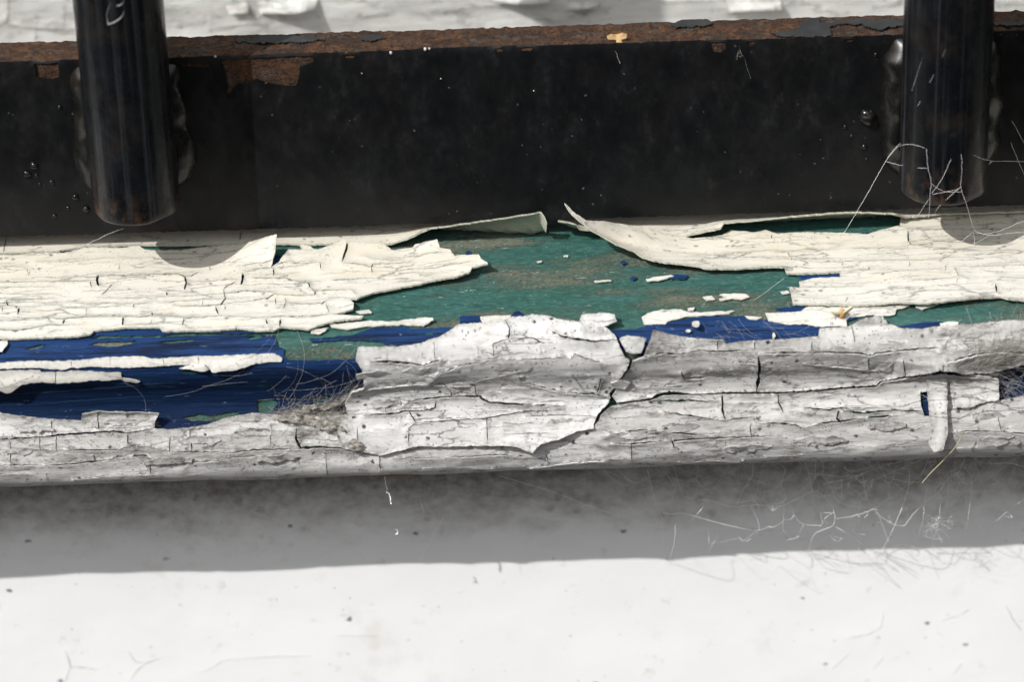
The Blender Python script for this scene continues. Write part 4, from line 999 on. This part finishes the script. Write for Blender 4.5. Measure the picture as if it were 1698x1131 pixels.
# scratches through the black paint of the left round bar
def on_bar(px, py, b, out):
    d = ray(px, py); x, cy = b[0], b[1]; r = YR + out
    A = d[0] ** 2 + d[1] ** 2; Bq = 2 * ((CAM[0] - x) * d[0] + (CAM[1] - cy) * d[1]); Cq = (CAM[0] - x) ** 2 + (CAM[1] - cy) ** 2 - r * r
    D = Bq * Bq - 4 * A * Cq
    return CAM + d * ((-Bq - math.sqrt(max(D, 0))) / (2 * A))
scr = plain('bare_scratch', (0.36, 0.36, 0.35), (0.10, 0.10, 0.10), 0.5, (2.5, 2.5), 0.02)
for pts, r in (([(179, 40), (186, 38), (192, 35), (199, 30), (204, 24), (206, 17)], .17), ([(193, 9), (199, 8), (204, 4), (206, -2)], .15), ([(179, 38), (177, 24), (180, 12), (184, 4)], .05)):
    T = Tubes(); P = np.array([on_bar(px, py, b1, 0.0) for px, py in pts]); T.add(P, r, 0.03); T.build('scratch', scr, b1[3])
for pts in ([(1530, 95), (1512, 150)], [(1568, 82), (1545, 130), (1522, 175)]):
    T = Tubes(); T.add(np.array([on_bar(px, py, b2, 0.0) for px, py in pts]), .05, .02); T.build('scratch', scr, b2[3])

# ---------------------------------------------------------------- cobwebs, husks and loose bits
def wiggle(P, amp, step, seed):
    P = np.asarray(P, float); out = []
    r = np.random.default_rng(seed)
    for a, b in zip(P[:-1], P[1:]):
        L = np.linalg.norm(b - a); n = max(2, int(L / step))
        for k in range(n):
            t = k / n
            out.append(a + (b - a) * t + (r.normal(size=3) * amp if 0 < k else 0))
    out.append(P[-1])
    return np.array(out)
def strands(name, label, lst, rad, mat, cat='cobweb', yfun=None, group=None, amp=0.06, knots=0.25, seed=1):
    T = Tubes(); r = np.random.default_rng(seed); O = None
    for s in lst:
        rr = rad
        if isinstance(s, tuple) and not isinstance(s[0], tuple): rr, s = rad * s[0], s[1]
        P = np.array([at_y(px, py, y) for px, py, y in s])
        if O is None: O = P[0]
        P = smooth_profile(P, 0.6) if len(P) > 2 else P
        W = wiggle(P, amp * 0.5, 0.9, int(r.integers(1e6)))
        T.add(W, rr, rr * 0.8, 4)
        for q in W:
            if r.random() < knots:
                d = r.normal(size=3); d /= np.linalg.norm(d)
                T.add(np.array([q - d * rr * 1.5, q, q + d * rr * 1.5]), rr * 1.5, rr * 1.0, 4)
    o = T.build(name, mat, None, origin=O)
    return tag(o, label, cat, group)

Yf = -2 * YR - 0.4
strands('spider_thread', 'single taut spider thread running from the right weld down to the cream paint', [[(1494, 235, -5), (1472, 262, -5.2), (1440, 318, -6), (1400, 386, -8.0)]], 0.020, silk, 'spider thread', seed=2)
strands('cobweb', 'white cobweb strung below the end of the right round bar', [
    [(1472, 262, -5.2), (1490, 243, -7), (1510, 239, -11), (1533, 245, Yf)], [(1470, 268, -5.2), (1505, 276, -9), (1538, 279, Yf)],
    (1.2, [(1536, 246, Yf), (1538, 272, Yf), (1544, 302, Yf - .2), (1542, 326, Yf), (1541, 350, -12), (1539, 362, -11)]), [(1544, 304, Yf), (1565, 317, Yf), (1595, 318, Yf)], [(1594, 255, Yf), (1595, 280, Yf - .3), (1593, 308, Yf), (1595, 318, Yf)],
    [(1593, 310, Yf), (1575, 325, Yf), (1552, 348, -12)], [(1552, 348, -12), (1550, 358, -11)], (1.2, [(1595, 318, Yf), (1606, 350, -12), (1612, 372, -11), (1617, 383, -10.5)]), [(1540, 330, Yf), (1530, 345, -11), (1519, 362, -10)],
    [(1617, 383, -10.5), (1632, 388, -10), (1662, 381, -9), (1700, 366, -8), (1760, 350, -7)], [(1617, 383, -10.5), (1640, 390, -10.4), (1680, 386, -10), (1720, 384, -9.5), (1770, 380, -9)], [(1612, 386, -10.5), (1595, 400, -10)], [(1614, 386, -10.5), (1616, 402, -10.4), (1612, 408, -10.4)],
    [(1616, 404, -10.4), (1640, 391, -10.4)], [(1614, 257, Yf), (1640, 266, -9), (1668, 267, -4), (1720, 268, -1)], [(1640, 272, -9), (1645, 267, -9)], [(1678, 200, -1), (1700, 240, -1.5), (1730, 300, -2)], [(1676, 236, -1), (1690, 270, -2), (1705, 305, -3)],
    [(1545, 320, Yf), (1560, 300, Yf), (1577, 264, Yf)], [(1546, 322, Yf), (1575, 317, Yf), (1592, 312, Yf)]], 0.017, silk, seed=3)
strands('spider_thread', 'lone pale thread hanging from the left round bar to the cracked cream paint', [[(205, 379, -8), (182, 387, -9), (150, 402, -10), (100, 424, -12.5)]], 0.018, silk, 'spider thread', seed=4)
strands('spider_thread', 'short slanting thread across the bare green paint', [[(1300, 461, -14), (1262, 490, -16), (1220, 517, -18)]], 0.032, silk_fine, 'spider thread', seed=5)
strands('spider_thread', 'tiny thread stuck on the upper blue strip', [[(30, 565, -18.5), (36, 578, -19.8), (44, 596, -22.2)]], 0.06, silk, 'spider thread', seed=6)
strands('web_wisp', 'tiny tuft of web caught on the bar front near the right chip', [[(1222, 98, -.6), (1225, 82, -.6), (1232, 92, -.9), (1220, 94, -.8), (1228, 84, -.6)], [(1233, 92, -.6), (1245, 130, -.6)], [(1226, 76, -.5), (1230, 96, -.8), (1222, 90, -.9)]], 0.016, dusty, 'web wisp', seed=7)
strands('fibre', 'short pale fibre stuck on the bar front under the tan scrap', [[(1020, 84, -.5), (1024, 94, -.6), (1028, 104, -.5)]], 0.035, straw, 'fibre', seed=8)

yl, yw = -21.5, WALL_Y - 1.2
ym = -16.2
U1 = [[(830, 790, yl), (910, 814, yl + 2), (985, 842, ym), (1045, 862, ym + 2), (1096, 876, ym + 3)], (1.1, [(1074, 780, yl), (1082, 815, ym), (1090, 845, ym + 1), (1098, 862, ym + 2), (1099, 900, yw), (1102, 930, yw)]), [(1117, 772, yl), (1125, 800, ym), (1133, 823, ym), (1142, 826, ym)],
      (1.3, [(1098, 850, ym + 1), (1112, 853, ym), (1135, 852, ym), (1185, 866, ym + 1), (1240, 879, ym + 2), (1275, 884, yw)]), [(1020, 774, yl), (1048, 800, ym), (1075, 792, ym)], [(1048, 800, ym), (1030, 786, ym)], (1.2, [(1157, 829, ym), (1185, 832, ym), (1215, 841, ym + 1), (1250, 838, ym), (1298, 840, ym)]),
      [(1249, 770, yl), (1246, 793, ym), (1233, 812, ym), (1222, 835, ym)], [(1296, 770, yl), (1302, 779, yl), (1295, 806, ym), (1303, 822, ym), (1297, 840, ym)], (1.2, [(1298, 840, ym), (1317, 830, ym), (1347, 814, ym)]), [(1335, 768, yl), (1342, 790, ym), (1346, 814, ym)], [(1353, 758, yl), (1352, 795, ym), (1358, 803, ym), (1355, 815, ym), (1347, 815, ym)],
      [(1355, 815, ym), (1375, 832, ym), (1383, 850, ym), (1385, 861, ym)], [(1366, 802, ym), (1395, 797, ym), (1425, 789, ym), (1445, 780, ym), (1470, 772, yl), (1510, 762, yl)], [(1378, 805, ym), (1385, 828, ym), (1395, 835, ym), (1420, 841, ym), (1450, 845, ym)], [(1396, 795, ym), (1396, 830, ym)],
      (1.2, [(1385, 861, ym), (1415, 856, ym + 1), (1445, 846, ym), (1475, 827, ym)]), (1.3, [(1385, 861, ym), (1382, 872, ym), (1362, 880, ym + 1), (1349, 888, ym + 2), (1342, 912, yw)]), [(1385, 874, ym), (1405, 885, ym), (1440, 910, yw), (1453, 914, yw)], [(1300, 842, ym), (1298, 880, ym + 2), (1295, 892, yw)], [(1300, 880, ym), (1312, 892, yw), (1345, 893, yw)],
      [(1430, 786, ym), (1437, 825, ym), (1447, 842, ym)], [(1455, 848, ym), (1470, 890, ym), (1473, 898, ym)], (1.2, [(1507, 780, ym), (1508, 800, ym), (1500, 830, ym), (1480, 880, ym), (1462, 914, yw)]), [(1475, 827, ym), (1482, 826, ym)], [(1538, 810, ym), (1533, 833, ym), (1530, 865, ym), (1520, 895, yw), (1515, 908, yw)], [(1484, 906, yw), (1498, 903, yw), (1515, 907, yw)],
      [(1245, 840, ym), (1257, 865, ym), (1259, 880, ym)], [(1533, 833, ym), (1550, 822, ym), (1560, 812, ym), (1574, 790, ym), (1590, 782, yl), (1600, 760, yl)], [(1560, 820, ym), (1558, 850, ym), (1546, 912, yw)], [(1574, 790, ym), (1570, 840, ym)], [(1440, 800, ym), (1500, 775, yl), (1540, 758, yl)], [(1455, 765, yl), (1470, 790, ym), (1507, 800, ym), (1525, 800, ym)],
      [(1540, 760, yl), (1525, 790, ym), (1490, 815, ym)], [(1500, 872, ym), (1520, 847, ym), (1536, 838, ym)], [(1450, 848, ym), (1480, 870, ym), (1500, 872, ym)], [(1110, 930, yw), (1118, 900, ym), (1120, 870, ym)], (2.0, [(1176, 914, yw), (1180, 905, yw - 1), (1184, 898, yw - 2)]), (1.2, [(1176, 916, yw), (1192, 886, yw - 1)]),
      [(1698, 828, ym), (1665, 853, ym), (1640, 878, yw), (1628, 902, yw)], [(1698, 775, yl), (1670, 768, yl), (1640, 770, yl)], [(1400, 775, yl), (1412, 782, ym), (1440, 776, ym)], [(1340, 785, ym), (1390, 790, ym), (1430, 788, ym)], [(1383, 850, ym), (1365, 862, ym), (1372, 868, ym)], [(1430, 846, ym), (1440, 852, ym), (1434, 858, ym)], [(1440, 843, ym), (1455, 846, ym), (1448, 838, ym)],
      [(1222, 835, ym), (1250, 830, ym), (1260, 845, ym)], [(1385, 861, ym), (1382, 840, ym)], [(1425, 830, ym), (1430, 870, yw), (1424, 912, yw)], [(1600, 880, yw), (1605, 860, ym), (1612, 800, ym), (1600, 775, yl)]]
def fine_tangle():
    r = np.random.default_rng(77); out = []
    n = 190
    px = np.clip(r.normal(1430, 170, n), 1000, 1750); py = 775 - 0.031 * (px - 1000) + r.uniform(0, 1, n) ** 1.2 * 135
    y = np.where(r.random(n) < .3, yw, ym + r.normal(size=n) * 1.6)
    for k in range(n):
        d = np.hypot(px - px[k], (py - py[k]) * 1.2); o = np.argsort(d)[1:4]
        for j in o[:r.integers(1, 4)]:
            a = (px[k], py[k], y[k]); b = (px[j], py[j], y[j])
            m = ((a[0] + b[0]) / 2 + r.normal() * 1.5, (a[1] + b[1]) / 2 + abs(r.normal()) * 2.5, (a[2] + b[2]) / 2)
            out.append((float(r.uniform(.3, .75)), [a, m, b]))
    for _ in range(40):
        x0 = r.uniform(1050, 1720); y0 = 770 - 0.031 * (x0 - 1000); L = r.uniform(60, 190); a = r.uniform(.15, 1.3) * r.choice([-1, 1])
        out.append((float(r.uniform(.3, .6)), [(x0, y0, yl), (x0 + math.sin(a) * L * .5, y0 + math.cos(a) * L * .5 * .7 + 3, ym), (x0 + math.sin(a) * L, min(y0 + math.cos(a) * L * .7, 915), yw)]))
    return out
strands('cobweb', 'wide tattered cobweb hanging under the nosing in front of the shadowed wall', U1 + fine_tangle(), 0.026, silk, seed=9, knots=0.4)
def tuft(seed, px, py, y, n, sp, rad, T):
    r = np.random.default_rng(seed); c0 = at_y(px, py, y)
    for _ in range(n):
        a = c0 + r.normal(size=3) * np.array([sp, sp * .5, sp])
        b = c0 + r.normal(size=3) * np.array([sp, sp * .5, sp])
        m = 0.5 * (a + b) + r.normal(size=3) * sp * 0.5
        t = np.linspace(0, 1, 7)[:, None]
        T.add((1 - t) ** 2 * a + 2 * t * (1 - t) * m + t * t * b, rad * r.uniform(.6, 1.2), None, 4)
T = Tubes()
tuft(1, 1592, 790, ym, 40, 0.7, .013, T); tuft(2, 1428, 798, ym, 24, 0.45, .016, T); tuft(3, 1552, 870, ym, 22, 1.5, .011, T); tuft(4, 1578, 808, ym, 26, 1.2, .011, T)
tag(T.build('web_fluff', silk, None, origin=at_y(1592, 790, ym)), 'wispy fluff of old web drifting in the cobweb under the nosing', 'web fluff')
strands('web_wisp', 'little white wisp hanging below the split splinter', [(1.4, [(638, 790, -22), (640, 806, -22), (641, 815, -21.8), (646, 822, -21.8), (648, 836, -21.6)]), (1.6, [(641, 817, -21.8), (646, 820, -21.8), (649, 836, -21.7)]), (1.5, [(655, 878, -18), (660, 882, -18), (656, 887, -18)])], 0.05, silk, 'web wisp', seed=12, amp=0.12)
strands('fibre', 'thin curved fibre dangling just right of the splinter', [[(702, 790, -21), (696, 806, -20.8), (695, 824, -20.6), (703, 850, -20.4)]], 0.035, straw, 'fibre', seed=13, amp=0.02, knots=0)
strands('spider_thread', 'faint thread slanting down from the splinter to the shadowed wall', [[(736, 857, -15), (716, 893, -12), (697, 930, yw)]], 0.03, silk, 'spider thread', seed=14)
strands('fibre', 'long straw coloured fibre curving off the nosing beside the paint strip', [(1.6, [(1597, 715, -27.5), (1588, 737, -27), (1566, 762, -26), (1546, 782, -25), (1529, 801, -24)])], 0.05, straw, 'fibre', seed=15, amp=0.02, knots=0)

# dusty web mat in the corner between blue paint and white flake
def on_sill(px, py, lift):
    u, v = SILL.unproj(px, py, lift)
    return SILL.xyz(np.array([u]), np.array([v]), np.array([lift]))[0]
def mat_of_web(name, label, lines, n, spread, rad, mat, seed, lift=(0.6, 2.2), cat='cobweb', seg=(20, 70), spr=0.55, wob=0.16):
    r = np.random.default_rng(seed); T = Tubes()
    L = [np.array(l, float) for l in lines]; first = None
    for _ in range(n):
        l = L[r.integers(len(L))]
        k = r.integers(len(l) - 1); t = r.random()
        q = l[k] + (l[k + 1] - l[k]) * t; d = l[k + 1] - l[k]; d = d / max(np.linalg.norm(d), 1e-6)
        ang = r.normal() * spr; d = np.array([d[0] * math.cos(ang) - d[1] * math.sin(ang), d[0] * math.sin(ang) + d[1] * math.cos(ang)])
        ln = r.uniform(*seg); off = r.normal(size=2) * spread
        p = q + off - d * ln / 2; li = r.uniform(*lift); P = []; n_ = int(ln / 3.2) + 3; bend = r.normal() * 0.12
        for j in range(n_):
            P.append(on_sill(p[0], p[1], li * (0.45 + 0.55 * math.sin(math.pi * j / (n_ - 1))) + 0.05 * r.random()))
            th = bend * 0.4 + r.normal() * wob
            d = np.array([d[0] * math.cos(th) - d[1] * math.sin(th), d[0] * math.sin(th) + d[1] * math.cos(th)])
            p = p + d * 3.2
        if first is None: first = P[0]
        T.add(np.array(P), rad * r.uniform(0.5, 1.25), None, 4)
    return tag(T.build(name, mat, None, origin=first), label, cat)
mat_of_web('cobweb', 'matted dusty cobweb in the corner left of the big white flake', [[(455, 693), (500, 680), (540, 672), (575, 655), (596, 642)], [(470, 690), (510, 692), (545, 700), (575, 712), (590, 735)], [(560, 690), (578, 715), (592, 740)], [(480, 690), (540, 690), (580, 690)]], 420, 3.6, 0.013, dusty, 21, (0.85, 1.3), spr=0.25)
for k, p in enumerate([[(452, 694), (480, 684), (505, 672), (530, 668), (556, 664), (578, 652), (574, 664), (556, 674), (530, 680), (512, 688), (540, 694), (566, 706), (592, 724), (606, 744), (590, 746), (570, 738), (556, 722), (530, 710), (505, 702), (480, 700)]]):
    o = sheet('web_felt', SILL, p, (), [[(512, 678), (528, 674), (532, 677), (518, 682)], [(536, 684), (552, 683), (556, 690), (542, 690)], [(548, 676), (566, 668), (568, 672), (554, 679)], [(496, 690), (506, 690), (504, 695)], [(566, 722), (576, 724), (574, 732)]], thick=0.10, gap=0.72, spacing=0.28, jit=2.2, mats=(felt, felt), parent=None, lip=0.0, und=0.9, und_s=(1.6, 0.9), seed=171, step=2.2)
    tag(o, 'grey dusty web felt stretched across the corner left of the big white flake', 'cobweb')
mat_of_web('cobweb', 'fine pale web threads stretched over the dark blue paint', [[(400, 612), (480, 612), (560, 606), (600, 600)], [(330, 640), (420, 632), (500, 625)], [(450, 660), (540, 650), (595, 640)], [(240, 640), (320, 660)]], 15, 6, 0.010, silk_fine, 22, (0.25, 0.45), seg=(60, 190), spr=0.16, wob=0.025)
mat_of_web('cobweb', 'ropy dry web and straw bridging the upper right nosing', [[(1560, 640), (1620, 612), (1660, 580), (1695, 548)], [(1590, 632), (1640, 600), (1690, 560)], [(1610, 620), (1640, 585)], [(1640, 610), (1698, 590)]], 230, 4.0, 0.017, dusty, 23, (0.9, 2.0), seg=(40, 120), spr=0.22, wob=0.09)
mat_of_web('cobweb', 'thin web threads over the blue patch at the right end', [[(1650, 640), (1698, 620), (1740, 610)], [(1640, 655), (1700, 640)], [(1650, 620), (1698, 600)]], 60, 7, 0.012, silk_fine, 24, (0.5, 1.2), spr=0.4, wob=0.08)
mat_of_web('cobweb', 'pale dusty strands arching over the nosing below the insect husk', [[(1260, 618), (1330, 596), (1370, 575), (1392, 580)], [(1360, 600), (1362, 585), (1380, 570), (1395, 585)], [(1280, 610), (1360, 590)], [(1340, 600), (1440, 590), (1480, 575)]], 42, 4, 0.016, dusty, 25, (0.7, 1.4), seg=(40, 100), spr=0.3, wob=0.1)
strands('fibre', 'forked tan fibre standing on the white nosing near the right blue gap', [(1.5, [(1509, 552, -22.5), (1500, 572, -24), (1487, 595, -24.6), (1470, 612, -24.6)]), (1.5, [(1470, 612, -24.6), (1455, 613, -24.4)])], 0.06, dusty, 'fibre', seed=26, amp=0.04)
mat_of_web('web_fluff', 'faint scratchy web film on the right blue paint patch', [[(1150, 560), (1220, 550), (1300, 545)], [(1180, 545), (1260, 560), (1350, 550)]], 34, 7, 0.009, silk_fine, 27, (0.2, 0.4), 'web film', spr=0.6, wob=0.03)
# loose grime fibres and grit scattered over the nosing
def dirt_bits():
    r = np.random.default_rng(44); T = Tubes()
    for _ in range(800):
        px = r.uniform(0, 1698)
        top = 570 if px > 600 else 690
        py = r.uniform(top, 775) - 0.0
        if px > 990 and r.random() < .5: py = r.uniform(580, 640)
        a = r.uniform(0, math.pi); ln = r.uniform(2, 13); c0 = r.normal() * ln * .25
        P = []
        for s in np.linspace(-.5, .5, 5):
            P.append(on_sill(px + math.cos(a) * ln * s - math.sin(a) * c0 * 4 * (s * s), py + math.sin(a) * ln * s * .6 + math.cos(a) * c0 * 4 * s * s, 1.15 + 0.3 * r.random()))
        T.add(np.array(P), r.uniform(.010, .028), None, 4)
    o = T.build('grime_fibres', darkdust, None, origin=(0, -24, -12))
    tag(o, 'dark dusty fibres and grime scattered over the white nosing', 'grime', kind='stuff')
dirt_bits()

# insect husk lying on the front cream chip
husk = thing('insect_husk', 'amber dried insect husk with pale wings on the front cream chip', 'insect husk', on_sill(1396, 521, 0.6))
hp = on_sill(1396, 519, 1.2)
blob('husk_body', hp, 0.62, (0.85, 0.8, 1.25), amber, husk, 9)
for s, (ax, az) in ((-1, (-1.6, 0.5)), (1, (1.5, 0.8))):
    V = []; F = []
    n = 9
    for i in range(n):
        t = i / (n - 1)
        wd = 0.55 * math.sin(math.pi * (0.12 + 0.85 * t)) ** 0.7
        cx_, cz_ = hp[0] + ax * t, hp[2] + az * t + 0.15 * math.sin(3 * t)
        for q, yy in ((-1, 0), (1, 0), (1, .06), (-1, .06)):
            V.append((cx_ + q * wd * 0.35, hp[1] - 0.45 + yy + 0.3 * t, cz_ + q * wd))
    for i in range(n - 1):
        for q in range(4):
            q2 = (q + 1) % 4
            F.append((i * 4 + q, i * 4 + q2, i * 4 + 4 + q2, i * 4 + 4 + q))
    F += [(3, 2, 1, 0), tuple((n - 1) * 4 + q for q in range(4))]
    make_mesh('wing', np.array(V), F, husk, (wingm,), True)
T = Tubes()
for pts in ([(1384, 530), (1388, 518), (1382, 508)], [(1408, 526), (1403, 516)], [(1386, 524), (1378, 528)]):
    T.add(np.array([on_sill(px, py, 0.7) for px, py in pts]), .04, .02)
T.build('leg', wingm, husk)

def chip(name, label, cat, px, py, size, mat, seed, on=SILL, lift=0.2, thick=0.35, poly=None, off=0.3):
    r = np.random.default_rng(seed)
    if poly is None:
        k = 9; poly = []
        for i in range(k):
            a = 2 * math.pi * i / k; d = r.uniform(.6, 1.15)
            poly.append((px + math.cos(a) * size[0] * d, py + math.sin(a) * size[1] * d, r.uniform(0, lift)))
    o = sheet(name, on, poly, (), (), thick=thick, gap=off, spacing=0.3, jit=0.8, mats=(mat, mat), parent=None, lip=0.0, und=0.12, und_s=(1.5, 1.0), curl=3, seed=seed, step=2.5)
    return tag(o, label, cat)
chip('paper_scrap', 'small tan dry scrap lying on the rusty top of the flat bar', 'scrap', 1023, 62, (15, 4.5), scrapm, 61, BARS, 0.7, 0.10, [(1006, 60, .5), (1016, 56, .8), (1024, 57, .3), (1032, 54, .9), (1040, 57, .6), (1038, 64, .2), (1030, 66), (1032, 70, .2), (1022, 70), (1022, 66), (1008, 65, .2)], 0.05)
chip('grit', 'grey lump of grit on the right blue patch', 'grit', 1154, 537, (6.5, 6.5), stonem, 62, SILL, 0.4, 0.9)
chip('loose_paint_chip', 'tiny loose white paint chip between the grit lump and the nosing', 'paint chip', 1141, 549, (5, 4), cream_low, 63, SILL, 0.5, 0.25)
chip('loose_paint_chip', 'tall narrow pale chip standing on the blue paint left of the white nosing step', 'paint chip', 1283, 557, (3, 5), cream_low, 64, SILL, 0.5, 0.25)
def splinter():
    poly = [(632, 785), (645, 784), (680, 783), (705, 781), (700, 787), (690, 790), (668, 790), (650, 792), (638, 791)]
    V = []; F = []
    r = np.random.default_rng(5)
    X = np.linspace(628, 708, 26)
    for i, x in enumerate(X):
        t = i / 25
        yt = 788 - 0.05 * (x - 632); th = (3.2 * math.sin(math.pi * min(1, 0.06 + t * 0.98)) ** .6 + 0.4) * (0.8 + 0.5 * r.random())
        for yy, dp in ((yt - 6, -23.2), (yt - 6, -24.4), (yt + th, -24.2), (yt + th, -23.4)):
            V.append(at_y(x, yy, dp))
    for i in range(25):
        for q in range(4):
            q2 = (q + 1) % 4
            F.append((i * 4 + q, i * 4 + q2, i * 4 + 4 + q2, i * 4 + 4 + q))
    F += [(3, 2, 1, 0), (100, 101, 102, 103)]
    o = make_mesh('splinter', np.array(V), F, sill, (splint,), False)
    o['label'] = 'orange brown splinter of bare wood under the nosing'
splinter()
